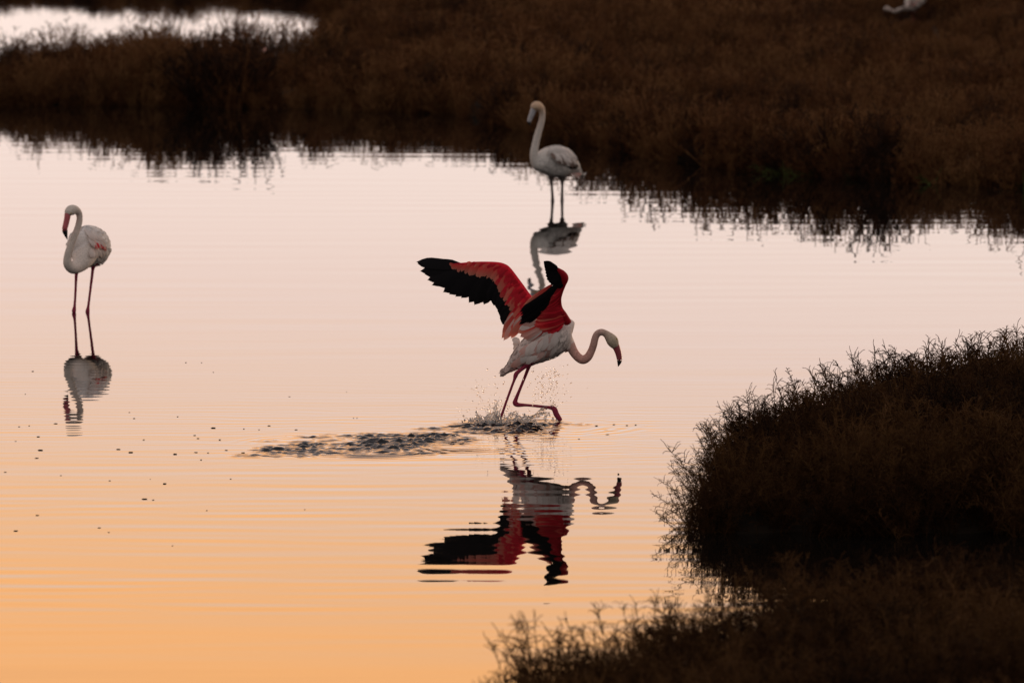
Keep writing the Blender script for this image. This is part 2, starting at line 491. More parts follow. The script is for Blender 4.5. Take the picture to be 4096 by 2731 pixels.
def feather_mesh(name, mat, pointed=False):
    V, Fc = [], []
    n = 9
    for i in range(n + 1):
        t = i / n
        if pointed:
            w = 0.5 * (0.35 + 0.65 * min(1, t / 0.25)) * (1 - max(0, (t - 0.62) / 0.38) ** 2.3)
        else:
            w = 0.5 * (0.3 + 0.7 * min(1, t / 0.35)) * math.sqrt(max(0, 1 - max(0, (t - 0.6) / 0.4) ** 2.2))
        w = max(w, 0.02)
        z = 0.07 * math.sin(math.pi * t * 0.8) - 0.05 * t * t
        zy = -0.10 * w
        jag = 0.03 * ((i * 7) % 3 - 1)
        V += [(t - 0.02, -w, z + zy * .3), (t, 0, z + 0.012), (t - 0.02 + jag * .3, w, z + zy * .3)]
    for i in range(n):
        a = i * 3
        Fc += [(a, a + 3, a + 4, a + 1), (a + 1, a + 4, a + 5, a + 2)]
    me = bpy.data.meshes.new(name)
    me.from_pydata(V, [], Fc)
    me.materials.append(mat)
    me.polygons.foreach_set("use_smooth", [True] * len(me.polygons))
    me.update()
    return me
FM = {}
def fmesh(mat, pointed):
    key = (mat.name, pointed)
    if key not in FM: FM[key] = feather_mesh(mat.name + ("_quill" if pointed else "_covert"), mat, pointed)
    return FM[key]
def feather(name, base, tip, width, mat, parent, normal, pointed=False, roll=0.0, curl=1.0):
    x = tip - base
    ln = x.length
    if ln < 1e-4: return None
    x.normalize()
    y = normal.cross(x)
    if y.length < 1e-4: y = Vector((0, 0, 1)).cross(x)
    y.normalize()
    z = x.cross(y).normalized()
    if roll:
        c, s_ = math.cos(roll), math.sin(roll)
        y, z = y * c + z * s_, z * c - y * s_
    M = Matrix(((x.x * ln, y.x * width, z.x * ln * curl, base.x), (x.y * ln, y.y * width, z.y * ln * curl, base.y),
                (x.z * ln, y.z * width, z.z * ln * curl, base.z), (0, 0, 0, 1)))
    o = bpy.data.objects.new(name, fmesh(mat, pointed))
    link(o)
    adopt(o, parent)
    pm = parent.matrix_world if parent.type != 'EMPTY' else Matrix.Identity(4)
    o.matrix_local = M if parent.type != 'EMPTY' else M
    if parent.name in BASES:
        o.matrix_parent_inverse = Matrix.Translation(-BASES[parent.name])
        o.matrix_basis = M
    else:
        o.matrix_basis = M
    return o
def poly_at(pts, u):
    """point at fraction u of a polyline"""
    A = np.array(pts, float)
    if len(A) == 1: return A[0]
    d = np.r_[0, np.cumsum(np.linalg.norm(np.diff(A[:, :2], axis=0), axis=1))]
    if d[-1] == 0: return A[0]
    return np.array([np.interp(u * d[-1], d, A[:, k]) for k in range(A.shape[1])])
def even_at(pts, u):
    A = np.array(pts, float)
    return np.array([np.interp(u * (len(A) - 1), range(len(A)), A[:, k]) for k in range(A.shape[1])])
def row(fr, name, B, T, n, width, mats, parent, depth, lift=0.0, pointed=False, roll=0.2, jit=4, normal=Vector((0, -1, 0.15)), curl=1.0):
    for i in range(n):
        u = i / max(1, n - 1)
        b, t = even_at(B, u), even_at(T, u)
        bx, by = b[0] + random.gauss(0, jit * .5), b[1] + random.gauss(0, jit * .5)
        tx, ty = t[0] + random.gauss(0, jit), t[1] + random.gauss(0, jit)
        pb = fr.p(bx, by, depth(bx, by) - lift)
        pt = fr.p(tx, ty, depth(tx, ty) - lift * 0.5 + random.gauss(0, .003))
        m = mats[i % len(mats)] if isinstance(mats, (list, tuple)) else mats
        feather(name, pb, pt, width * random.uniform(.88, 1.12), m, parent, normal, pointed, roll + random.gauss(0, .05), curl)

class Bird:
    def __init__(s, fr, root):
        s.fr, s.root = fr, root
        s.V, s.F, s.samples = [], [], []
    def chain(s, pts, col, seg=5, n=14, flat=None, zone=0, px=False):
        """pts: (x, y, depth, radius[, colour]) in the crop; px=True when radius is in crop pixels"""
        fr = s.fr
        A = spline([p[:4] for p in pts], seg)
        P = [fr.p(a[0], a[1], a[2]) for a in A]
        rr = [max(0.002, (a[3] / fr.m) if px else a[3]) * (1.28 if zone == 3 else 1) for a in A]
        fl = None
        if flat: fl = [flat] * len(P)
        v, f = tube(P, rr, n, flat=fl)
        o = len(s.V)
        s.V += v
        s.F += [tuple(i + o for i in q) for q in f]
        nc = len(pts)
        for i, (p, r) in enumerate(zip(P, rr)):
            c = col
            if isinstance(col, list):
                u = i / (len(P) - 1) * (len(col) - 1)
                k = min(int(u), len(col) - 2)
                w = u - k
                c = tuple(col[k][j] * (1 - w) + col[k + 1][j] * w for j in range(3))
            s.samples.append((*p, r, *c, zone))
        return P
    def build(s, voxel=0.005, name="body"):
        me = bpy.data.meshes.new("tmp")
        me.from_pydata([tuple(v) for v in s.V], [], s.F)
        bm = bmesh.new(); bm.from_mesh(me)
        bmesh.ops.recalc_face_normals(bm, faces=bm.faces)
        bm.to_mesh(me); bm.free()
        o = bpy.data.objects.new("tmp", me); link(o)
        r = o.modifiers.new("r", 'REMESH'); r.mode = 'VOXEL'; r.voxel_size = voxel; r.use_smooth_shade = True
        q = o.modifiers.new("s", 'SMOOTH'); q.iterations = 3; q.factor = 0.4
        dg = bpy.context.evaluated_depsgraph_get()
        me2 = bpy.data.meshes.new_from_object(o.evaluated_get(dg))
        bpy.data.objects.remove(o); bpy.data.meshes.remove(me)
        me2.name = name
        n = len(me2.vertices)
        co = np.empty(n * 3, np.float32); me2.vertices.foreach_get("co", co); co = co.reshape(-1, 3)
        A = np.array(s.samples)
        best = np.full(n, 1e9); ix = np.zeros(n, int)
        for i in range(len(A)):
            d = np.linalg.norm(co - A[i, :3].astype(np.float32), axis=1) - A[i, 3]
            m = d < best
            best[m] = d[m]; ix[m] = i
        colr = np.ones((n, 4), np.float32)
        colr[:, :3] = A[ix, 4:7]
        at = me2.color_attributes.new("Col", 'FLOAT_COLOR', 'POINT')
        at.data.foreach_set("color", colr.ravel())
        me2.materials.clear(); me2.materials.append(M_SKIN)
        me2.polygons.foreach_set("use_smooth", [True] * len(me2.polygons))
        b = bpy.data.objects.new(name, me2); link(b); adopt(b, s.root)
        s.body = b
        s.zone = A[ix, 7].astype(int); s.co = co
        nr = np.empty(n * 3, np.float32); me2.vertices.foreach_get("normal", nr); s.nr = nr.reshape(-1, 3)
        s.col = colr
        s.bvh = BVHTree.FromPolygons([Vector(c) for c in co], [tuple(p.vertices) for p in me2.polygons])
        return b
    def hit(s, x, y, lift=0.006):
        px, py = s.fr.x0 + x / s.fr.k, s.fr.y0 + y / s.fr.k
        d = ray(px, py).normalized()
        o = Vector((0, 0, CAM_H))
        loc, nor, i, dist = s.bvh.ray_cast(o, d)
        if loc is None:
            loc, nor, i, dist = s.bvh.find_nearest(s.fr.p(x, y, 0))
            loc = s.fr.p(x, y, loc.y - s.fr.Y)
            return loc, Vector((0, -1, 0.2))
        return loc - d * lift, nor
    def surf_row(s, name, B, T, n, width, mats, parent=None, lift=0.008, roll=0.1, jit=4, pointed=False):
        for i in range(n):
            u = i / max(1, n - 1)
            b, t = even_at(B, u), even_at(T, u)
            pb, nb = s.hit(b[0] + random.gauss(0, jit * .5), b[1] + random.gauss(0, jit * .5), lift * .6)
            pt, nt_ = s.hit(t[0] + random.gauss(0, jit), t[1] + random.gauss(0, jit), lift * 1.6)
            m = mats[i % len(mats)] if isinstance(mats, (list, tuple)) else mats
            nn = (nb + nt_)
            if nn.length < .1: nn = Vector((0, -1, 0))
            feather(name, pb, pt, width * random.uniform(.88, 1.12), m, parent or s.root, nn.normalized(), pointed, roll + random.gauss(0, .06), 1.3)
    def contour(s, n, axis_dir, length, width, mat, lift=0.10, zone=1, tone=None):
        """small body feathers lying back along the torso: too many to count, one part"""
        idx = np.where(s.zone == zone)[0]
        idx = rng.choice(idx, size=min(n, len(idx)), replace=False)
        ad = Vector(axis_dir).normalized()
        V, Fq, C = [], [], []
        for i in idx:
            p, nn = Vector(s.co[i]), Vector(s.nr[i])
            x = ad - nn * ad.dot(nn) + Vector((random.gauss(0, .12), random.gauss(0, .12), -0.15 + random.gauss(0, .12)))
            x = x - nn * x.dot(nn)
            if x.length < 1e-3 or ad.dot(nn) < -.55: continue
            x.normalize()
            x = (x + nn * (lift + random.gauss(0, .03))).normalized()
            y = nn.cross(x).normalized()
            z = x.cross(y)
            ln, wd = length * random.uniform(.7, 1.3), width * random.uniform(.8, 1.2)
            o = len(V)
            for t, w, zz in ((0, .3, 0), (.4, .9, .05), (.75, .8, .05), (1.0, .16, -.02)):
                for sg in (-1, 0, 1):
                    V.append(p + nn * .001 + x * (t * ln) + y * (sg * w * wd * .5) + z * (zz * ln - abs(sg) * .05 * wd))
            for r_ in range(3):
                for c_ in range(2):
                    a = o + r_ * 3 + c_
                    Fq.append((a, a + 1, a + 4, a + 3))
            k = random.uniform(.70, 1.10)
            cc = [min(1, s.col[i][j] * k) for j in range(3)]
            C += [cc] * 12
        me = np_mesh("contour_feathers", np.array([tuple(v) for v in V]), np.array(Fq), mat)
        at = me.color_attributes.new("Col", 'FLOAT_COLOR', 'POINT')
        CC = np.ones((len(V), 4), np.float32); CC[:, :3] = np.array(C)
        at.data.foreach_set("color", CC.ravel())
        o = link(bpy.data.objects.new("contour_feathers", me))
        adopt(o, s.root)
        o["kind"] = "stuff"
        return o
    def bill(s, pts, mat, px=True, tip_from=0.62, flat=(0.75, 1.0), mat_tip=None):
        A = spline(pts, 6)
        k = int(len(A) * tip_from)
        P = [s.fr.p(a[0], a[1], a[2]) for a in A]
        rr = [a[3] / s.fr.m for a in A]
        v, f = tube(P[:k + 1], rr[:k + 1], 12, flat=[flat] * (k + 1))
        b = mesh_obj("bill", v, f, mat, s.root)
        v, f = tube(P[k:], [r * 1.002 for r in rr[k:]], 12, flat=[flat] * (len(P) - k))
        t = mesh_obj("bill_tip", v, f, mat_tip or M_BILLT)
        t.parent = b
        # the dark line where the two halves of the bill meet
        return b
    def eye(s, x, y, r):
        p, n = s.hit(x, y, -r * 0.35)
        bm = bmesh.new(); bmesh.ops.create_uvsphere(bm, u_segments=10, v_segments=8, radius=r)
        me = bpy.data.meshes.new("eye"); bm.to_mesh(me); bm.free(); me.materials.append(M_EYE)
        me.polygons.foreach_set("use_smooth", [True] * len(me.polygons))
        e = link(bpy.data.objects.new("eye", me)); adopt(e, s.root); e.matrix_basis = Matrix.Translation(p)
        bm = bmesh.new(); bmesh.ops.create_uvsphere(bm, u_segments=8, v_segments=6, radius=r * .62)
        me = bpy.data.meshes.new("pupil"); bm.to_mesh(me); bm.free(); me.materials.append(M_PUPIL)
        q = link(bpy.data.objects.new("pupil", me)); q.parent = e
        q.matrix_basis = Matrix.Translation(n * r * .55)

LEG = (0.34, 0.035, 0.075)
# ---------------------------------------------------------- the running flamingo
fr = Frame(1600, 980, 2.063, 50.0)
runner = thing("flamingo", "flamingo running through the water with its red and black wings raised", "flamingo",
               (fr.p(1080, 1450).x, 50.0, 0.0))
b = Bird(fr, runner)
WH, PK = (0.80, 0.69, 0.63), (0.70, 0.37, 0.30)
torso = [(1432, 690, 0, .02), (1412, 686, 0, .062), (1370, 700, 0, .094), (1310, 735, 0, .108), (1220, 790, 0, .112), (1120, 850, 0, .098),
         (1030, 908, 0, .072), (960, 965, 0, .045), (905, 1012, 0, .024), (872, 1042, 0, .008)]
b.chain(torso, [WH, WH, WH, (0.78, 0.63, 0.57), (0.76, 0.56, 0.50), (0.78, 0.64, 0.58)], 6, 24, flat=(1.02, 1.0), zone=1)
neck = [(1345, 740, 0, 70), (1392, 800, -.01, 46), (1430, 876, -.02, 39), (1470, 926, -.03, 37), (1512, 946, -.035, 37), (1552, 922, -.04, 35), (1580, 872, -.04, 32),
        (1598, 820, -.045, 31), (1610, 770, -.045, 30), (1628, 733, -.045, 29), (1662, 718, -.05, 28), (1700, 733, -.05, 30),
        (1730, 762, -.05, 42), (1752, 790, -.05, 49), (1768, 818, -.05, 42), (1782, 842, -.05, 28)]
b.chain(neck, [(0.60, 0.42, 0.36), PK, PK, (0.62, 0.37, 0.31), (0.60, 0.40, 0.33), (0.56, 0.45, 0.33), (0.54, 0.44, 0.31)], 5, 16, px=True, zone=2)
# legs, one straight in the water, one swinging forward
b.chain([(1085, 950, -.05, 30), (1045, 990, -.055, 17), (1000, 1026, -.055, 13), (964, 1056, -.055, 15), (952, 1082, -.055, 15), (940, 1120, -.055, 9.5),
         (890, 1255, -.05, 9), (845, 1385, -.05, 9.5), (806, 1490, -.05, 11), (796, 1520, -.05, 10)], LEG, 5, 10, px=True, zone=3)
b.chain([(1090, 940, .05, 30), (1068, 990, .05, 15), (1030, 1090, .05, 10.5), (985, 1200, .05, 10.5), (955, 1275, .05, 14), (950, 1303, .045, 18), (975, 1318, .04, 15),
         (1040, 1320, .0, 10), (1150, 1330, -.04, 10), (1235, 1340, -.07, 12), (1272, 1352, -.08, 18), (1290, 1395, -.085, 19), (1312, 1428, -.09, 17),
         (1330, 1448, -.09, 12)], LEG, 5, 10, px=True, zone=3)
b.build(0.0045)
b.bill([(1772, 822, -.05, 34), (1788, 850, -.05, 30), (1803, 895, -.05, 26), (1811, 940, -.05, 22.5), (1809, 968, -.05, 17), (1800, 1003, -.05, 2)], M_BILL, tip_from=.69)
b.eye(1786, 775, .006)
AX = fr.p(872, 1042) - fr.p(1412, 686)
b.contour(620, AX, .058, .030, M_SKIN, lift=.05)

# far wing (the bird's left): upper side towards us
def dfar(x, y): return 0.10 + 0.0003 * (1200 - x) + 0.0002 * (560 - y)
def wing_mesh(fr, le, radii, membrane, depth, mat, root, side=1):
    P = [fr.p(x, y, depth(x, y)) for x, y in le]
    A = spline([(p.x, p.y, p.z, r) for p, r in zip(P, radii)], 5)
    v, f = tube([Vector(a[:3]) for a in A], [max(.003, a[3]) for a in A], 10, up=Vector((0, 1, 0)))
    # the skin and muscle behind the leading edge, a thin tapering slab
    m = len(membrane)
    for (x0, y0, x1, y1) in membrane:
        for s_ in (-1, 1):
            o = len(v)
            v.append(fr.p(x0, y0, depth(x0, y0) + s_ * .008))
            v.append(fr.p(x1, y1, depth(x1, y1) + s_ * .0015))
    o = len(v) - m * 4
    for i in range(m - 1):
        a, c = o + i * 4, o + i * 4 + 4
        f += [(a, a + 1, c + 1, c), (a + 2, c + 2, c + 3, a + 3), (a + 1, a + 3, c + 3, c + 1)]
    return mesh_obj("wing", v, f, mat, root)
wf = wing_mesh(fr, [(1300, 640), (1190, 560), (1080, 462), (985, 325), (905, 215), (860, 178), (790, 157), (640, 150), (500, 156), (380, 162)],
               [.035, .034, .026, .020, .018, .018, .014, .010, .007, .004],
               [(1300, 640, 1100, 720), (1190, 560, 1010, 650), (1080, 465, 930, 560), (985, 330, 860, 440), (905, 220, 790, 330), (860, 182, 740, 280),
                (790, 160, 680, 260), (640, 152, 580, 220), (500, 158, 470, 200)], dfar, M_RED, runner)
wf["label"] = "far wing stretched back, red coverts and black flight feathers"
NF = Vector((0.25, -1, 0.25))
row(fr, "primary_feather", [(800, 262), (730, 236), (640, 205), (560, 185), (470, 172)],
    [(690, 492), (640, 488), (575, 474), (500, 452), (420, 420), (350, 378), (285, 336), (225, 285), (178, 235), (145, 185), (128, 140)],
    15, .082, M_BLACK, wf, dfar, 0, True, .12, 9, NF, .5)
row(fr, "secondary_feather", [(795, 265), (830, 330), (880, 430), (930, 520), (965, 590)],
    [(715, 462), (735, 455), (775, 490), (808, 540), (828, 590), (838, 635), (845, 660), (875, 668)],
    24, .058, M_BLACK, wf, dfar, .004, False, .12, 4, NF, .6)
row(fr, "tertial_feather", [(950, 540), (1000, 575), (1060, 610)], [(868, 672), (848, 712), (828, 785), (875, 775), (925, 762), (960, 735)],
    9, .048, [M_SALMON, M_PINK, M_SALMON], wf, dfar, .01, True, .15, 6, NF, .7)
row(fr, "covert_feather", [(850, 190), (740, 172), (620, 160), (500, 160), (440, 162)], [(745, 300), (680, 288), (610, 270), (540, 250), (480, 220), (430, 180)],
    13, .050, M_SALMON, wf, dfar, .012, False, .12, 4, NF, .8)
row(fr, "covert_feather", [(870, 205), (910, 265), (965, 350), (1020, 450), (1060, 520)], [(742, 300), (792, 372), (832, 450), (870, 525), (915, 600), (950, 668)],
    15, .044, [M_SALMON, M_SALMON, M_RED], wf, dfar, .014, False, .15, 6, NF, .9)
row(fr, "covert_feather", [(875, 185), (930, 255), (990, 338), (1055, 440), (1110, 510)], [(775, 255), (830, 350), (880, 440), (930, 530), (985, 630)],
    18, .036, [M_RED, M_RED, M_DRED, M_SALMON, M_RED], wf, dfar, .020, False, .18, 7, NF, 1)
row(fr, "covert_feather", [(882, 190), (940, 265), (1000, 345), (1070, 450), (1130, 520)], [(815, 235), (870, 335), (925, 425), (985, 520), (1030, 600)],
    18, .032, [M_RED, M_DRED], wf, dfar, .025, False, .18, 6, NF, 1)
row(fr, "covert_feather", [(890, 190), (950, 270), (1010, 350), (1085, 455), (1150, 530)], [(850, 235), (905, 325), (965, 415), (1040, 520), (1090, 600)],
    16, .028, [M_RED, M_RED, M_DRED], wf, dfar, .029, False, .18, 5, NF, 1)
row(fr, "covert_feather", [(860, 178), (780, 158), (680, 150), (590, 148)], [(765, 222), (690, 205), (610, 182), (545, 165)],
    12, .030, [M_RED, M_DRED, M_SALMON], wf, dfar, .018, False, .15, 4, NF, .8)
row(fr, "covert_feather", [(1020, 540), (1060, 570), (1100, 610)], [(930, 655), (900, 700), (935, 725), (985, 720)], 8, .038, [M_RED, M_SALMON, M_PINK], wf, dfar, .02, False, .2, 7, NF, 1)

# near wing (the bird's right): half folded, seen from behind and below
def dnear(x, y): return -0.135 - 0.00048 * (610 - y) - 0.0001 * (1370 - x)
wn = wing_mesh(fr, [(1385, 640), (1350, 575), (1322, 520), (1314, 450), (1326, 390), (1345, 330), (1358, 275), (1342, 238), (1310, 208), (1270, 178)],
               [.026, .022, .016, .014, .015, .018, .026, .022, .014, .005],
               [(1380, 640, 1240, 690), (1340, 570, 1180, 610), (1315, 500, 1180, 540), (1310, 450, 1200, 490), (1325, 390, 1240, 420), (1345, 330, 1270, 350),
                (1350, 280, 1290, 310), (1320, 220, 1270, 260), (1290, 195, 1240, 220)], dnear, M_DRED, runner)
wn["label"] = "near wing folded upright, black quills behind a dark red leading edge"
NN = Vector((-.35, -1, .1))
row(fr, "primary_feather", [(1335, 300), (1330, 265), (1318, 235), (1300, 212)], [(1292, 350), (1250, 330), (1212, 292), (1196, 245), (1188, 190), (1184, 128)],
    10, .050, M_BLACK, wn, dnear, .012, True, -.12, 3, NN, .4)
row(fr, "secondary_feather", [(1300, 325), (1300, 345), (1290, 375), (1275, 400), (1255, 430)],
    [(1012, 512), (986, 545), (980, 590), (972, 672), (1012, 648), (1058, 655)],
    15, .036, M_BLACK, wn, dnear, .006, True, -.1, 4, NN, .4)
row(fr, "tertial_feather", [(1262, 322), (1240, 335)], [(1060, 462), (1010, 505)], 4, .020, M_SALMON, wn, dnear, -.004, True, -.1, 3, NN, .4)  # orange light along the black quills' upper edge, put in as salmon feathers
row(fr, "covert_feather", [(1345, 320), (1322, 390), (1312, 450), (1322, 510), (1348, 570)], [(1255, 400), (1215, 460), (1170, 515), (1130, 560), (1105, 600)],
    20, .036, [M_DRED, M_DRED, M_RED], wn, dnear, .014, False, -.1, 5, NN, .6)
row(fr, "covert_feather", [(1335, 520), (1355, 575), (1358, 625), (1340, 668)], [(1170, 530), (1128, 575), (1108, 620), (1096, 662), (1118, 690), (1160, 722), (1235, 735)],
    13, .034, [M_DRED, M_RED, M_DRED, M_RED, M_SALMON], wn, dnear, .022, False, -.12, 5, NN, .6)
row(fr, "scapular_feather", [(1140, 610), (1180, 650), (1220, 690), (1280, 700)], [(985, 690), (975, 725), (1005, 775), (1060, 790), (1120, 775), (1180, 780)],
    11, .046, [M_PINK, M_WHITE, M_SALMON, M_PINK], wn, dnear, -.004, False, -.1, 7, NN, .6)
# flank, belly and tail plumes
b.surf_row("flank_feather", [(1330, 700), (1270, 730), (1200, 770), (1130, 800), (1060, 830)], [(1240, 850), (1170, 880), (1090, 900), (1020, 910), (960, 920)],
           10, .05, [M_WHITE, M_WHITE, M_PINK], None, .016, .08, 8)
b.surf_row("flank_feather", [(1290, 800), (1220, 850), (1140, 880), (1060, 900)], [(1215, 925), (1140, 955), (1060, 975), (985, 985), (930, 1000)],
           11, .042, [M_WHITE, M_PINK, M_WHITE], None, .016, .08, 8)
for i in range(7):
    u = i / 6
    t0 = even_at([(968, 945), (980, 985)], u); t1 = even_at([(902, 960), (880, 1000), (858, 1050), (884, 1050), (930, 1030)], u)
    feather("tail_feather", fr.p(t0[0], t0[1], -.03 + .01 * i), fr.p(t1[0], t1[1], -.04 + .012 * i), .036, M_WHITE if i % 3 else M_GREYW, runner, Vector((0, -1, .3)), True, .1, .8)
for i in range(4):
    feather("tail_feather", fr.p(985 + 8 * i, 800 + 10 * i, .06), fr.p(925 + 3 * i, 770 + 45 * i, .08), .04, M_WHITE, runner, Vector((0, -1, .3)), True, .1, .8)

# ---------------------------------------------------------- the standing adult on the left
fr2 = Frame(200, 780, 3.075, 60.0)
adult = thing("flamingo", "white flamingo standing with its neck coiled low and its pink bill tucked down", "flamingo", (fr2.p(390, 1430).x, 60.0, -.36))
b = Bird(fr2, adult)
WG = (0.80, 0.74, 0.70)
torso2 = [(262, 620, -.17, .03), (290, 620, -.15, .075), (355, 622, -.10, .115), (430, 626, -.03, .142), (490, 632, .06, .150), (548, 655, .14, .138),
          (602, 680, .21, .095), (650, 695, .27, .05), (690, 705, .31, .012)]
b.chain(torso2, WG, 6, 26, flat=(.95, 1.04), zone=1)
b.chain([(450, 640, -.07, .115), (420, 740, -.14, .098), (385, 820, -.21, .074), (330, 880, -.27, .054), (270, 898, -.33, .043), (222, 850, -.36, .037), (216, 770, -.37, .031), (236, 680, -.37, .0285),
         (270, 585, -.36, .027), (308, 490, -.345, .0265), (342, 400, -.33, .0255), (362, 315, -.32, .025), (362, 250, -.32, .025), (342, 205, -.33, .028),
         (300, 183, -.35, .037), (258, 190, -.37, .041), (232, 215, -.385, .036), (222, 245, -.39, .026)],
        [(0.78, 0.70, 0.64), (0.77, 0.68, 0.61), (0.75, 0.65, 0.57), (0.73, 0.62, 0.54), (0.72, 0.60, 0.52), (0.74, 0.64, 0.56), (0.76, 0.69, 0.61)], 5, 18, zone=2)
def water_leg(b, pts, x, y, d, col, r):
    """from the body to the joint at the waterline, then straight down to a webbed foot on the pond bed"""
    top = b.chain(pts, col, 5, 10, px=True, zone=3)
    p = top[-1]
    q = Vector((p.x - .01, p.y + .01, -.33))
    P = [p + (q - p) * t for t in (0, .3, .6, .9, 1)] + [q + Vector((-.02, -.05, -.02)), q + Vector((-.03, -.09, -.025))]
    rr = [r, r * .8, r * .8, r, r * 1.3, r * 1.6, r * .6]
    v, f = tube(P, rr, 8)
    o = len(b.V)
    b.V += v; b.F += [tuple(i + o for i in g) for g in f]
    for pp, r_ in zip(P, rr): b.samples.append((*pp, r_, *col, 3))
water_leg(b, [(345, 880, -.03, 40), (326, 955, -.03, 20), (320, 1040, -.03, 15), (313, 1200, -.03, 13), (304, 1350, -.03, 14), (297, 1405, -.03, 20), (294, 1434, -.03, 23)], 294, 1434, -.03, LEG, .014)
water_leg(b, [(540, 820, .03, 50), (528, 900, .03, 19), (514, 1020, .03, 15), (492, 1200, .03, 13), (472, 1360, .03, 14), (464, 1415, .03, 20), (461, 1446, .03, 22)], 461, 1446, .03, LEG, .014)
b.build(0.005)
b.bill([(218, 238, -.39, 46), (210, 290, -.40, 42), (197, 350, -.41, 40), (184, 405, -.42, 38), (184, 445, -.42, 35), (198, 500, -.415, 20), (214, 550, -.41, 3)], M_BILL, tip_from=.64, flat=(.85, 1))
b.eye(256, 226, .0065)
AX = fr2.p(690, 705, .31) - fr2.p(330, 640, -.16)
b.contour(600, AX, .052, .032, M_SKIN, lift=.07)
w2 = mesh_obj("wing", *tube([fr2.p(440, 520, -.10), fr2.p(520, 500, -.06), fr2.p(600, 540, .06), fr2.p(660, 610, .16), fr2.p(705, 680, .24)], [.03, .05, .055, .04, .008], 12, flat=[(.5, 1.2)] * 5), M_WHITE, adult)
b.surf_row("scapular_feather", [(430, 420), (470, 410), (520, 410), (560, 425)], [(520, 560), (580, 570), (640, 570), (685, 610), (705, 660)], 10, .042, M_WHITE, w2, .022, .08, 6)
b.surf_row("covert_feather", [(470, 520), (520, 530), (570, 540), (620, 570)], [(540, 640), (600, 645), (650, 650), (690, 680)], 9, .036, [M_WHITE, M_WHITE, M_PINK], w2, .024, .08, 5)
b.surf_row("covert_feather", [(548, 600), (575, 585), (600, 590), (640, 605), (655, 620)], [(572, 672), (600, 672), (632, 662), (662, 668), (690, 690)], 11, .013, [M_RED, M_PINK, M_DRED, M_RED], w2, .034, .08, 5, True)
b.surf_row("flank_feather", [(520, 660), (580, 680), (640, 690)], [(500, 760), (580, 780), (660, 760), (690, 745)], 8, .042, M_WHITE, None, .016, .08, 5)
for i in range(6):
    u = i / 5
    feather("primary_feather", fr2.p(600 + 20 * u, 470 + 70 * u, .12), fr2.p(716 - 22 * u, 640 + 105 * u, .27), .03, M_WHITE if i % 2 else M_GREYW, w2, Vector((.8, -.5, .3)), True, .1, .6)

# ---------------------------------------------------------- the young bird further back
fr3 = Frame(2050, 380, 2.851, 75.6)
young = thing("flamingo", "greyish young flamingo standing with its neck upright and brown flecked wing", "flamingo", (fr3.p(510, 1200).x, 75.6, -.36))
b = Bird(fr3, young)
GW = (0.72, 0.67, 0.62)
torso3 = [(240, 745, -.14, .025), (272, 745, -.12, .068), (345, 748, -.08, .112), (435, 752, -.03, .146), (525, 762, .02, .150), (605, 780, .07, .128),
          (675, 815, .11, .084), (735, 862, .14, .042), (790, 912, .17, .012)]
b.chain(torso3, GW, 6, 24, flat=(.95, 1.0), zone=1)
b.chain([(340, 790, -.09, .085), (285, 790, -.13, .060), (252, 735, -.15, .045), (246, 660, -.16, .040), (258, 580, -.16, .036), (274, 505, -.16, .0345), (294, 430, -.16, .033), (318, 350, -.16, .031),
         (336, 275, -.16, .030), (340, 210, -.165, .031), (322, 160, -.175, .040), (288, 132, -.19, .049), (256, 138, -.20, .047), (238, 165, -.205, .034)],
        [GW, (0.71, 0.65, 0.59), (0.70, 0.63, 0.57), (0.68, 0.60, 0.54), (0.68, 0.56, 0.47), (0.68, 0.46, 0.30), (0.62, 0.46, 0.34)], 5, 18, zone=2)
GLEG = (0.13, 0.105, 0.095)
water_leg(b, [(450, 880, -.03, 60), (440, 955, -.03, 24), (446, 1010, -.03, 14), (452, 1100, -.03, 13), (456, 1170, -.03, 15), (457, 1204, -.03, 18)], 457, 1204, -.03, GLEG, .015)
water_leg(b, [(570, 890, .03, 60), (567, 975, .03, 24), (567, 1030, .03, 14), (566, 1110, .03, 13), (565, 1175, .03, 15), (565, 1206, .03, 18)], 565, 1206, .03, GLEG, .015)
b.build(0.0055)
b.bill([(240, 158, -.205, 36), (226, 205, -.21, 33), (208, 250, -.215, 30), (193, 290, -.22, 26), (192, 318, -.22, 20), (202, 352, -.215, 3)], M_BILLG, tip_from=.72, flat=(.85, 1))
b.eye(262, 150, .0065)
AX = fr3.p(790, 912, .17) - fr3.p(272, 745, -.12)
b.contour(520, AX, .055, .034, M_SKIN, lift=.07)
w3 = mesh_obj("wing", *tube([fr3.p(400, 680, -.16), fr3.p(500, 660, -.13), fr3.p(610, 690, -.05), fr3.p(700, 760, .03), fr3.p(755, 830, .10)], [.03, .055, .06, .045, .01], 12, flat=[(.5, 1.2)] * 5), M_GREYW, young)
b.surf_row("scapular_feather", [(390, 600), (450, 585), (520, 590), (590, 610)], [(520, 720), (600, 720), (690, 730), (755, 745)], 11, .050, M_GREYW, w3, .03, .08, 6)
b.surf_row("covert_feather", [(430, 660), (480, 660), (560, 680), (640, 700)], [(500, 740), (570, 760), (650, 780), (740, 790)], 10, .042, [M_BROWN, M_GREYW, M_GREYW, M_GREYW], w3, .036, .08, 6)
b.surf_row("covert_feather", [(460, 720), (520, 740), (600, 760)], [(540, 785), (620, 800), (700, 815)], 8, .030, [M_BROWN, M_BROWN, M_GREYW], w3, .036, .08, 5)
b.surf_row("primary_feather", [(580, 770), (620, 780), (660, 790)], [(690, 850), (740, 845), (755, 820)], 6, .034, [M_BLACK, M_BROWN, M_BLACK], w3, .03, .08, 4, True)
for i in range(5):
    u = i / 4
    feather("tail_feather", fr3.p(660 + 10 * u, 860 + 30 * u, .06), fr3.p(795 - 20 * u, 905 + 22 * u, .14), .04, M_GREYW if i % 2 else M_PINK, young, Vector((0, -1, .4)), True, .1, .6)

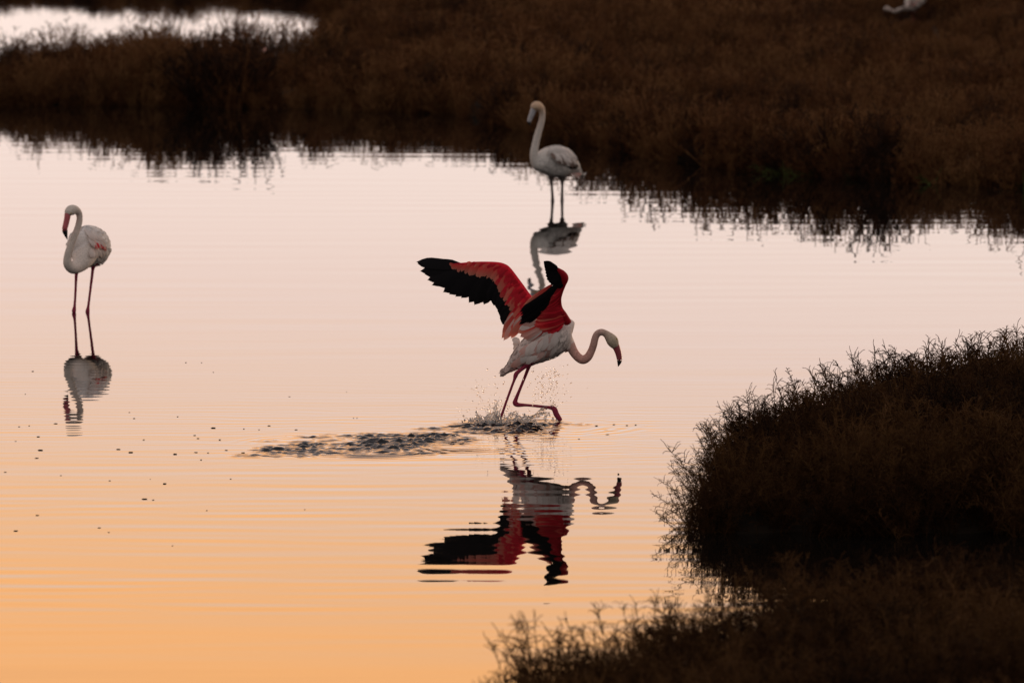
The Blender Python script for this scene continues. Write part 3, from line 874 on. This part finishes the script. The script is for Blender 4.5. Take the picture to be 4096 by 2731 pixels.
# ---------------------------------------------------------- the pale bird resting in the scrub beyond
fr4 = Frame(3400, 10, 5.88, 126.0)
gz = float(ground_z(np.array(fr4.p(1500, 0).x), np.array(126.0)))
rest = thing("flamingo", "pale flamingo resting deep in the brown scrub with its head lowered", "flamingo", (fr4.p(1500, 0).x, 126.0, gz))
b = Bird(fr4, rest)
b.chain([(1290, 175, -.06, .03), (1340, 140, -.05, .07), (1420, 60, -.02, .11), (1500, -60, .03, .15), (1590, -170, .08, .15), (1660, -240, .12, .10), (1720, -290, .16, .02)], (0.80, 0.70, 0.64), 5, 20, zone=1)
b.chain([(1370, 100, -.09, .07), (1300, 150, -.13, .045), (1230, 150, -.15, .036), (1160, 175, -.16, .032), (1080, 210, -.16, .03), (1000, 215, -.16, .03), (930, 180, -.17, .036), (860, 160, -.17, .045), (815, 185, -.17, .034), (790, 220, -.17, .02)],
        (0.78, 0.64, 0.56), 5, 14, zone=2)
for lx, ld in ((1480, -.02), (1540, .06)):
    p = fr4.p(lx, 60, ld)
    P = [p, Vector((p.x, p.y, (p.z + gz) / 2)), Vector((p.x, p.y, gz)), Vector((p.x - .05, p.y - .04, gz + .005))]
    v, f = tube(P, [.03, .012, .012, .008], 8)
    o = len(b.V); b.V += v; b.F += [tuple(i + o for i in g) for g in f]
    for pp in P: b.samples.append((*pp, .012, *LEG, 3))
b.build(0.007)
b.bill([(800, 200, -.17, 40), (790, 240, -.175, 34), (800, 280, -.175, 24), (815, 310, -.17, 4)], M_BILL, tip_from=.6)
b.contour(260, fr4.p(1720, -290, .16) - fr4.p(1340, 140, -.05), .07, .036, M_SKIN, lift=.06)
w4 = mesh_obj("wing", *tube([fr4.p(1420, 20, -.14), fr4.p(1500, -60, -.14), fr4.p(1600, -160, -.08), fr4.p(1680, -240, 0)], [.03, .06, .06, .01], 12, flat=[(.5, 1.2)] * 4), M_WHITE, rest)
b.surf_row("covert_feather", [(1400, 40), (1450, -30), (1520, -90)], [(1560, 40), (1620, -40), (1680, -120)], 6, .06, [M_PINK, M_WHITE], w4, .03, .08, 6)

# ------------------------------------------------------------------ splash at the runner's feet
splash = thing("water_splash", "glassy splash of water kicked up by the running flamingo's feet", "splash", (fr.p(900, 1500).x, 49.8, 0))
SV, SF = [], []
def s_tube(P, rr, n=7):
    v, f = tube(P, rr, n)
    o = len(SV); SV.extend(v); SF.extend([tuple(i + o for i in g) for g in f])
g = random.Random(5)
def jet(x, y, d, dx, dy, dd, r, n=6, wob=10):
    P, rr = [], []
    for i in range(n):
        t = i / (n - 1)
        P.append(fr.p(x + dx * t + g.gauss(0, wob * t), y + dy * (1.6 * t - .6 * t * t) + g.gauss(0, wob * t), d + dd * t + g.gauss(0, .01)))
        rr.append(max(.0022, r * (1 - .75 * t) * g.uniform(.6, 1.35)))
    s_tube(P, rr)
def ell(p, rx, ry, rz):
    bm_ = bmesh.new(); bmesh.ops.create_icosphere(bm_, subdivisions=2, radius=1)
    o_ = len(SV)
    for v_ in bm_.verts:
        k_ = 1 + g.gauss(0, .10)
        SV.append(p + Vector((v_.co.x * rx * k_, v_.co.y * ry * k_, v_.co.z * rz * k_)))
    SF.extend([tuple(q_.index + o_ for q_ in f_.verts) for f_ in bm_.faces]); bm_.free()
def sheet(cx, cd, r0, a0, a1, h0, flare, seed):
    """a thin curved wall of thrown water with a ragged rim and tears, built as a closed shell"""
    gs = random.Random(seed)
    nu, nv = 34, 12
    ph = [gs.uniform(0, 6.28) for _ in range(6)]
    base = fr.p(cx, 1492, cd)
    def pt(u, v, off):
        a = a0 + (a1 - a0) * u
        h = h0 * (.62 + .22 * math.sin(7 * u + ph[0]) + .16 * math.sin(17 * u + ph[1]) + .12 * math.sin(31 * u + ph[2])) * math.sin(math.pi * min(1, max(0, .08 + .84 * u))) ** .6
        r = r0 + flare * v ** 1.5 + .010 * math.sin(9 * u + 5 * v + ph[3]) + .006 * math.sin(23 * u - 9 * v + ph[4]) + off
        return base + Vector((r * math.cos(a), r * math.sin(a), -.02 + h * v))
    o_ = len(SV)
    for off in (-.0028, .0028):
        for i_ in range(nu + 1):
            for j_ in range(nv + 1):
                SV.append(pt(i_ / nu, j_ / nv, off))
    n1 = (nu + 1) * (nv + 1)
    keep = {}
    for i_ in range(nu):
        for j_ in range(nv):
            t_ = math.sin(i_ * .83 + ph[5]) * math.sin(j_ * .9 + i_ * .31 + ph[2])
            keep[i_, j_] = not (t_ > .62 - .35 * j_ / nv and j_ > 2)
    for (i_, j_), ok in keep.items():
        if not ok: continue
        a = o_ + i_ * (nv + 1) + j_
        q = (a, a + nv + 1, a + nv + 2, a + 1)
        SF.append(q); SF.append(tuple(x_ + n1 for x_ in reversed(q)))
        for di, dj, e in ((-1, 0, (0, 3)), (1, 0, (2, 1)), (0, -1, (1, 0)), (0, 1, (3, 2))):
            if not keep.get((i_ + di, j_ + dj), False):
                b0, b1 = q[e[0]], q[e[1]]
                SF.append((b0, b1, b1 + n1, b0 + n1))
    for i_ in range(0, nu + 1, 2):            # beads along the rim
        if gs.random() < .8:
            p_ = pt(i_ / nu, 1.0, 0); r_ = gs.uniform(.004, .009)
            ell(p_, r_, r_, r_ * gs.uniform(1, 1.8))
for i in range(120):     # low collar of churned water
    x = g.uniform(420, 1140); e_ = math.sin((x - 420) / 720 * math.pi)
    r_ = g.uniform(.010, .026) * (.5 + .6 * e_)
    ell(fr.p(x, 1502 - 36 * e_ * g.random(), g.uniform(-.28, .2)), r_ * g.uniform(1, 1.9), r_ * 1.2, r_ * g.uniform(.6, 1.15))
sheet(800, .02, .075, .2, 3.0, .15, .06, 1)
sheet(790, -.02, .085, 3.3, 6.1, .13, .07, 2)
sheet(720, .0, .06, 1.4, 4.6, .12, .08, 3)
sheet(700, -.1, .09, 2.2, 5.2, .085, .06, 4)
sheet(860, -.05, .08, 3.6, 6.9, .12, .10, 5)
sheet(960, -.08, .12, 3.4, 6.4, .10, .12, 6)
sheet(1010, .02, .12, -.4, 2.6, .10, .12, 7)
sheet(1060, -.05, .09, 4.2, 7.6, .11, .10, 8)
sheet(580, -.05, .08, 2.6, 6.0, .06, .05, 9)
sheet(500, .0, .06, 2.0, 5.8, .05, .05, 10)
for i in range(30):      # fingers torn off the crown
    x = g.gauss(790, 75)
    h = g.uniform(90, 215) * math.exp(-((x - 790) / 130) ** 2)
    jet(x, 1480, g.gauss(0, .08), (x - 800) * .3 + g.gauss(0, 25), -h, g.gauss(0, .08), g.uniform(.006, .011), 7, 9)
for i in range(26):      # sheet dragged along by the swinging foot
    u = i / 25
    jet(900 + 200 * u, 1485 - 10 * u, -.02, 120 + 170 * (1 - u) + g.gauss(0, 14), -(70 + 85 * u) + g.gauss(0, 8), -.05, g.uniform(.005, .009), 8, 6)
for i in range(7):
    jet(1255 + g.gauss(0, 12), 1345, -.08, g.uniform(-20, 120), -g.uniform(40, 150), g.gauss(0, .05), .0045, 6, 4)
me = bpy.data.meshes.new("tmp"); me.from_pydata([tuple(v) for v in SV], [], SF)
bm = bmesh.new(); bm.from_mesh(me); bm.to_mesh(me); bm.free()
o = link(bpy.data.objects.new("tmp", me))
q = o.modifiers.new("r", 'REMESH'); q.mode = 'VOXEL'; q.voxel_size = .0042
q = o.modifiers.new("s", 'SMOOTH'); q.iterations = 2
me2 = bpy.data.meshes.new_from_object(o.evaluated_get(bpy.context.evaluated_depsgraph_get()))
bpy.data.objects.remove(o)
me2.name = "splash_crown"; me2.materials.clear(); me2.materials.append(M_SPLASH)
me2.polygons.foreach_set("use_smooth", [True] * len(me2.polygons))
crown = link(bpy.data.objects.new("splash_crown", me2)); adopt(crown, splash)
def droplets(specs):
    V, Fq = [], []
    bm = bmesh.new(); bmesh.ops.create_icosphere(bm, subdivisions=2, radius=1)
    bv = [v.co.copy() for v in bm.verts]; bf = [tuple(v.index for v in f.verts) for f in bm.faces]; bm.free()
    for p, r, dirv, st in specs:
        o = len(V)
        dn = dirv.normalized()
        for c in bv:
            k = c.dot(dn)
            V.append(p + (c + dn * k * (st - 1)) * r)
        Fq += [tuple(i + o for i in f) for f in bf]
    return V, Fq
specs = []
for i in range(190):     # spray to the right, flung up by the swinging foot
    x = g.gauss(1225, 85); y = g.gauss(1150, 100)
    if y > 1340: continue
    specs.append((fr.p(x, y, g.gauss(-.05, .12)), g.choice((.0018, .0024, .003, .004)), Vector((.7, 0, .6 + g.gauss(0, .3))), g.uniform(1.2, 2.6)))
for i in range(110):     # droplets to the left
    x = g.gauss(720, 110); y = g.gauss(1270, 100)
    if y > 1450: continue
    specs.append((fr.p(x, y, g.gauss(0, .12)), g.choice((.002, .0028, .0036, .005)), Vector((-.2, 0, 1)), g.uniform(1, 1.5)))
for i in range(60):
    specs.append((fr.p(g.uniform(450, 1150), g.gauss(1400, 40), g.gauss(0, .1)), g.uniform(.002, .005), Vector((0, 0, 1)), 1.1))
V, Fq = droplets(specs)
dr = mesh_obj("droplets", V, Fq, M_DROP, splash); dr["kind"] = "stuff"

# ------------------------------------------------------------------ vegetation prototypes
def strand(V, Fq, P, r0, r1):
    """three sided tapering tube"""
    n = len(P)
    o = len(V)
    for i, p in enumerate(P):
        t = (P[min(i + 1, n - 1)] - P[max(i - 1, 0)]).normalized()
        s = t.cross(Vector((0.3, 0.2, 1))).normalized()
        u = s.cross(t)
        r = r0 + (r1 - r0) * i / (n - 1)
        for k in range(3):
            a = k * 2.0944
            V.append(p + s * (math.cos(a) * r) + u * (math.sin(a) * r))
    for i in range(n - 1):
        for k in range(3):
            Fq.append((o + i * 3 + k, o + i * 3 + (k + 1) % 3, o + i * 3 + 3 + (k + 1) % 3, o + i * 3 + 3 + k))
def curve_pts(p, d, ln, n, droop, gr, wob=.15):
    P = [p.copy()]
    d = d.normalized()
    for i in range(n):
        t = (i + 1) / n
        d = (d + Vector((gr.gauss(0, wob), gr.gauss(0, wob), gr.gauss(0, wob) - droop * t * t))).normalized()
        P.append(P[-1] + d * (ln / n))
    return P
def glasswort(seed, stems, height, spread, twigs, rs=.0032, rt=.0021, hook=.9):
    gr = random.Random(seed)
    V, Fq = [], []
    for s_ in range(stems):
        a = gr.uniform(0, 6.283); tl = abs(gr.gauss(0, spread))
        d = Vector((math.cos(a) * tl, math.sin(a) * tl, 1))
        p = Vector((math.cos(a) * .10 * gr.random(), math.sin(a) * .10 * gr.random(), 0))
        h = height * gr.uniform(.6, 1.1)
        P = curve_pts(p, d, h, 6, .22 * hook * gr.random(), gr, .10)
        strand(V, Fq, P, rs, rs * .5)
        for t_ in range(twigs):
            u = gr.uniform(.12, 1.0)
            k = min(int(u * 6), 5)
            q = P[k].lerp(P[k + 1], u * 6 - k)
            a2 = gr.uniform(0, 6.283)
            d2 = Vector((math.cos(a2) * .8, math.sin(a2) * .8, gr.uniform(.5, 1.4)))
            l2 = h * gr.uniform(.10, .30) * (1.15 - .5 * u)
            strand(V, Fq, curve_pts(q, d2, l2, 5, gr.uniform(.1, .75) * hook, gr, .16), rt, rt * .75)
            if gr.random() < .45:
                l3 = l2 * .5
                d3 = Vector((gr.gauss(0, 1), gr.gauss(0, 1), .8))
                strand(V, Fq, curve_pts(q + d2.normalized() * l2 * .4, d3, l3, 3, .4 * hook, gr, .15), rt * .8, rt * .6)
    return V, Fq
def proto(name, V, Fq, mat):
    me = np_mesh(name, np.array([tuple(v) for v in V]), np.array(Fq), mat)
    return bpy.data.objects.new(name, me)
near_col = bpy.data.collections.new("glasswort_clumps")
for i in range(5):
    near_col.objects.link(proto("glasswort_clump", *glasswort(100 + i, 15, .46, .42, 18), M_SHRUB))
def scrub(seed, stems, height, spread, twigs):
    return glasswort(seed, stems, height, spread, twigs, .0055, .0040, .35)
far_col = bpy.data.collections.new("scrub_clumps")
for i in range(5):
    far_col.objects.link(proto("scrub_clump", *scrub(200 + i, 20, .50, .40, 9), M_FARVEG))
tall_col = bpy.data.collections.new("tall_scrub_clumps")
for i in range(3):
    tall_col.objects.link(proto("tall_scrub_clump", *scrub(300 + i, 16, .8, .26, 14), M_FARVEG))

def scatter(name, pts, coll, label, cat, smin=.75, smax=1.2, lean=.12):
    """one mass of ground cover: clumps set on points by geometry nodes"""
    pts = np.asarray(pts, np.float32)
    n = len(pts)
    me = bpy.data.meshes.new(name)
    me.vertices.add(n); me.vertices.foreach_set("co", pts[:, :3].ravel())
    sc = pts[:, 3] if pts.shape[1] > 3 else rng.uniform(smin, smax, n)
    a = me.attributes.new("scl", 'FLOAT', 'POINT'); a.data.foreach_set("value", np.asarray(sc, np.float32))
    rot = np.zeros((n, 3), np.float32); rot[:, 0] = rng.normal(0, lean, n); rot[:, 1] = rng.normal(0, lean, n); rot[:, 2] = rng.uniform(0, 6.283, n)
    a = me.attributes.new("rot", 'FLOAT_VECTOR', 'POINT'); a.data.foreach_set("vector", rot.ravel())
    a = me.attributes.new("pick", 'INT', 'POINT'); a.data.foreach_set("value", rng.integers(0, len(coll.objects), n).astype(np.int32))
    o = link(bpy.data.objects.new(name, me))
    ng = bpy.data.node_groups.new(name + "_nodes", 'GeometryNodeTree')
    ng.interface.new_socket("Geometry", in_out='INPUT', socket_type='NodeSocketGeometry')
    ng.interface.new_socket("Geometry", in_out='OUTPUT', socket_type='NodeSocketGeometry')
    gi, go = ng.nodes.new("NodeGroupInput"), ng.nodes.new("NodeGroupOutput")
    ci = ng.nodes.new("GeometryNodeCollectionInfo"); ci.inputs["Collection"].default_value = coll
    ci.inputs["Separate Children"].default_value = True; ci.inputs["Reset Children"].default_value = True
    ip = ng.nodes.new("GeometryNodeInstanceOnPoints"); ip.inputs["Pick Instance"].default_value = True
    def attr(nm, ty):
        q = ng.nodes.new("GeometryNodeInputNamedAttribute"); q.data_type = ty; q.inputs["Name"].default_value = nm
        return [s_ for s_ in q.outputs if s_.enabled and s_.name == "Attribute"][0]
    ng.links.new(gi.outputs[0], ip.inputs["Points"]); ng.links.new(ci.outputs[0], ip.inputs["Instance"])
    ng.links.new(attr("pick", 'INT'), ip.inputs["Instance Index"])
    e2r = ng.nodes.new("FunctionNodeEulerToRotation")
    ng.links.new(attr("rot", 'FLOAT_VECTOR'), e2r.inputs[0]); ng.links.new(e2r.outputs[0], ip.inputs["Rotation"])
    ng.links.new(attr("scl", 'FLOAT'), ip.inputs["Scale"])
    ng.links.new(ip.outputs[0], go.inputs[0])
    md = o.modifiers.new("scatter", 'NODES'); md.node_group = ng
    tag(o, label, cat, None, "stuff")
    return o
def fill(x0, x1, y0, y1, density, cond):
    n = int((x1 - x0) * (y1 - y0) * density)
    x = rng.uniform(x0, x1, n); y = rng.uniform(y0, y1, n)
    m = cond(x, y)
    x, y = x[m], y[m]
    return x, y
def pts_on(x, y, sc, sink=.03):
    z = np.maximum(ground_z(x, y), 0.0) - sink
    return np.stack([x, y, z, sc], -1)

# near promontory
x, y = fill(PX0 - .05, 5.2, 38, 52, 44, lambda x, y: (x > PX0 + .04) & (np.minimum(np.minimum(prom_far(x) - y, y - prom_near(x)), (x - PX0) * 1.5) > -0.10))
d = np.minimum(np.minimum(prom_far(x) - y, y - prom_near(x)), (x - PX0) * 1.5)
sc = (0.80 + 0.30 * sm((x - PX0) / 1.2)) * rng.uniform(.72, 1.12, len(x)) * (0.78 + .22 * sm(d / .5)) * (1 + .12 * np.sin(x * 4.2) * np.sin(y * 2.9))
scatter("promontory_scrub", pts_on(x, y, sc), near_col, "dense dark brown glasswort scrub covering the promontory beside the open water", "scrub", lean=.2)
# nearest bank
x, y = fill(-1.6, 5.0, 30.5, 38, 42, lambda x, y: (near_edge(x) - y > -0.1))
sc = rng.uniform(.62, .98, len(x)) * (1 + .18 * np.sin(x * 3.1 + 1) * np.sin(y * 3.7))
scatter("bank_scrub", pts_on(x, y, sc), near_col, "dark blurred glasswort scrub on the bank below the promontory", "scrub", lean=.15)
# far bank, island and the land behind
def far_ok(x, y): return np.minimum(y - far_edge(x), np.maximum(np.maximum(ISL_FAR - y, (x - pond_right(y)) * 2.0), y - FAR_SHORE)) > -0.12
x, y = fill(-19, 19, 73, 162, 7.5, lambda x, y: far_ok(x, y) & (np.abs(x) < y * .115 + .6))
patch = np.sin(x * .9 + 2 * np.sin(y * .21)) * np.sin(y * .33 + x * .5)
sc = rng.uniform(.75, 1.15, len(x)) * (1 + .38 * patch) * (1 + .28 * np.exp(-np.abs(y - far_edge(x)) / .7))
hollow = blob(x, y, (3608 - 2048) / F * y, 117.5, .85, 8.0)          # low ground around the resting bird
sc = sc * (1 - .62 * np.clip(hollow * 1.8, 0, 1))
scatter("far_bank_scrub", pts_on(x, y, sc), far_col, "brown marsh scrub covering the far bank and the land behind it", "scrub", lean=.15)
# thin fringe hanging over the far waterline
x = rng.uniform(-12, 10, 600); y = far_edge(x) + rng.uniform(-.22, .3, 600)
scatter("shore_fringe_scrub", pts_on(x, y, rng.uniform(.45, .95, 600), .05), far_col, "fringe of scrub hanging over the waterline of the far bank", "scrub", lean=.3)
# taller tufts whose tips stand against the far pond
T = []
for px, n_ in [(40, 3), (120, 4), (200, 5), (310, 8), (335, 5), (365, 4), (420, 3), (470, 4), (540, 8), (560, 4), (600, 3), (640, 5), (690, 6), (715, 5), (740, 6), (770, 5), (800, 4), (860, 3)]:
    for i in range(n_):
        yy = rng.uniform(101.5, 104.0)
        T.append(((px * S - 2048) / F * yy + rng.normal(0, .16), yy))
T = np.array(T)
scatter("island_tuft_scrub", pts_on(T[:, 0], T[:, 1], rng.uniform(.6, 1.05, len(T))), tall_col, "taller brown tufts along the back of the far bank against the pond beyond", "scrub", lean=.1)

# single tall sprigs standing clear of the scrub
def sprig(seed, h, twigs, mat, rs=.0034, rt=.0023):
    gr = random.Random(seed)
    V, Fq = [], []
    P = curve_pts(Vector((0, 0, 0)), Vector((gr.gauss(0, .12), gr.gauss(0, .12), 1)), h, 9, .12, gr, .06)
    strand(V, Fq, P, rs, rs * .45)
    side = []
    for t_ in range(twigs):
        u = .30 + .70 * t_ / twigs
        k = min(int(u * 9), 8)
        q = P[k].lerp(P[k + 1], u * 9 - k)
        a2 = t_ * 2.4 + gr.gauss(0, .4)
        d2 = Vector((math.cos(a2), math.sin(a2), .9))
        strand(side, (sf := []) if False else Fq2, curve_pts(q, d2, h * gr.uniform(.06, .16) * (1.3 - u), 4, .45, gr, .15), rt, rt * .8)
    return V, Fq, side
Fq2 = []
SPRIG_MESH = []
for i in range(4):
    Fq2 = []
    gv, gf, sv = sprig(400 + i, 1.0, 26, M_SHRUB, .0062, .0046)
    SPRIG_MESH.append((np_mesh("sprig_stem", np.array([tuple(v) for v in gv]), np.array(gf), M_SHRUB),
                       np_mesh("sprig_twigs", np.array([tuple(v) for v in sv]), np.array(Fq2), M_SHRUB)))
def place_sprig(px, py_top, Yb, label, group, i):
    x = (px * S - 2048) / F * Yb
    z0 = max(0.0, float(ground_z(np.array(x), np.array(Yb)))) - .02
    top = unp(px * S, py_top * S, Yb).z
    h = max(.25, top - z0)
    r_ = thing("glasswort_sprig", label, "plant", (x, Yb, z0), group)
    for nm, me in zip(("stem", "twigs"), SPRIG_MESH[i % 4]):
        o = link(bpy.data.objects.new(nm, me)); o.parent = r_
        if nm == "twigs": o["kind"] = "stuff"
    r_.scale = (h, h, h); r_.rotation_euler = (0, 0, i * 1.7)
for i, (px, py) in enumerate([(1655, 990), (1680, 950), (1705, 905), (1722, 930), (1762, 895), (1795, 888), (1862, 828), (1880, 850), (1915, 850),
                              (1960, 855), (2020, 835), (2080, 815), (2120, 830), (2175, 800), (2215, 765), (2250, 760), (2310, 752), (2340, 750)]):
    X0 = (px * S - 2048) / F * 47
    yb = float(prom_far(np.array(max(X0, PX0 + .08)))) - .2 - .25 * (i % 3)
    place_sprig(px, py, max(yb, 42.9), "tall thin glasswort sprig standing above the promontory scrub against the water", "sprigs along the promontory", i)
for i, (px, py) in enumerate([(1185, 1500), (1222, 1450), (1260, 1490), (1335, 1440), (1352, 1450), (1378, 1428), (1420, 1445), (1450, 1425), (1500, 1440), (1540, 1405), (1580, 1392),
                              (1650, 1380), (2000, 1290), (2095, 1252), (2160, 1265), (2240, 1290)]):
    X0 = (px * S - 2048) / F * 34.5
    place_sprig(px, py, float(near_edge(np.array(X0))) - .2 - .2 * (i % 3), "blurred glasswort sprig rising from the dark bank below the promontory", "sprigs along the lower bank", i + 1)

# small green sprouts at the foot of the far bank
sv, sf = [], []
gr = random.Random(9)
for k in range(9):
    strand(sv, sf, curve_pts(Vector((gr.gauss(0, .03), gr.gauss(0, .03), 0)), Vector((gr.gauss(0, .5), gr.gauss(0, .5), 1)), .2 * gr.uniform(.6, 1.2), 5, .5, gr, .1), .008, .003)
SPR = np_mesh("green_sprout", np.array([tuple(v) for v in sv]), np.array(sf), M_GREEN)
for i, (px, py) in enumerate([(1745, 377), (1772, 386), (1798, 392), (1826, 397), (1848, 400), (1935, 405), (2140, 424), (2320, 430), (2345, 425)]):
    p = gd(px, py)
    yb = float(far_edge(np.array(p.x))) - .18
    o = link(bpy.data.objects.new("green_sprout", SPR))
    o.location = (p.x, yb, max(-.02, float(ground_z(np.array(p.x), np.array(yb))) - .02)); o.rotation_euler = (0, 0, i * 2.1); s_ = random.uniform(.7, 1.2); o.scale = (s_, s_, s_)
    tag(o, "small green sprout growing at the waterline of the far bank", "sprout", "green sprouts at the far waterline")

# bits floating on the pond
bm = bmesh.new(); bmesh.ops.create_icosphere(bm, subdivisions=2, radius=1)
gr = random.Random(3)
for v in bm.verts:
    v.co *= 1 + gr.gauss(0, .22)
    v.co.z *= .5
DEB = bpy.data.meshes.new("floating_debris"); bm.to_mesh(DEB); bm.free(); DEB.materials.append(M_DEBRIS)
spots = [(427, 833, 1), (463, 833, .8), (490, 855, .7), (75, 853, .9), (58, 905, .6), (128, 973, 1.4), (44, 980, .9), (67, 978, .9), (36, 1013, .8), (88, 1003, 1.2), (297, 947, .9), (308, 961, 1), (408, 957, 1),
         (490, 983, 1.6), (447, 1000, 1), (455, 1007, 1), (93, 1034, 1.7), (84, 1052, 1.3), (272, 1032, 1.5), (300, 1039, 1.7), (402, 1043, 2.1), (450, 1039, 1.4), (478, 1040, 1.1), (462, 1056, 1), (558, 1040, 1.2),
         (12, 1084, 1), (252, 1104, 1), (378, 1111, 1.7), (345, 1100, .8), (332, 1146, 1.6), (352, 1148, .9), (86, 1183, 1.2), (36, 1219, 1.4), (228, 1212, 1.2), (475, 1172, .8), (396, 1253, .8), (560, 985, .8), (595, 987, .9),
         (680, 987, 1.1), (665, 911, .8), (618, 978, 1.2), (1370, 978, 1.4), (1410, 975, 1.2), (1440, 977, 1.3), (1395, 998, 1.2), (1330, 1008, 1), (1285, 1290, .8), (1300, 1420, .9), (1268, 1473, 1), (812, 960, .8), (796, 900, .6),
         (530, 1100, .8), (250, 1222, .7), (700, 1170, .6), (820, 960, .8), (505, 1010, 1), (520, 1034, 1.1), (140, 1092, .8), (1460, 976, 1), (330, 1010, .9)]
for i, (px, py, s_) in enumerate(spots):
    p = gd(px, py)
    o = link(bpy.data.objects.new("plant_fragment", DEB))
    o.location = (p.x, p.y, .002)
    k = s_ * .0052
    o.scale = (k * random.uniform(1, 1.9), k * random.uniform(.8, 1.4), k * random.uniform(.5, .9)); o.rotation_euler = (0, 0, random.uniform(-.5, .5))
    tag(o, "small dark bit of plant matter floating on the calm pond", "plant fragment", "bits floating on the pond")

# a pale feather caught in the scrub of the far bank
p = unp(603 * S, 117 * S, 100.2)
o = feather("pale_feather", p + Vector((-.06, 0, -.02)), p + Vector((.07, -.03, .025)), .05, M_PINK, ground, Vector((0, -1, .2)))
o.parent = None; tag(o, "pale pink feather caught in the brown scrub of the far bank", "feather")
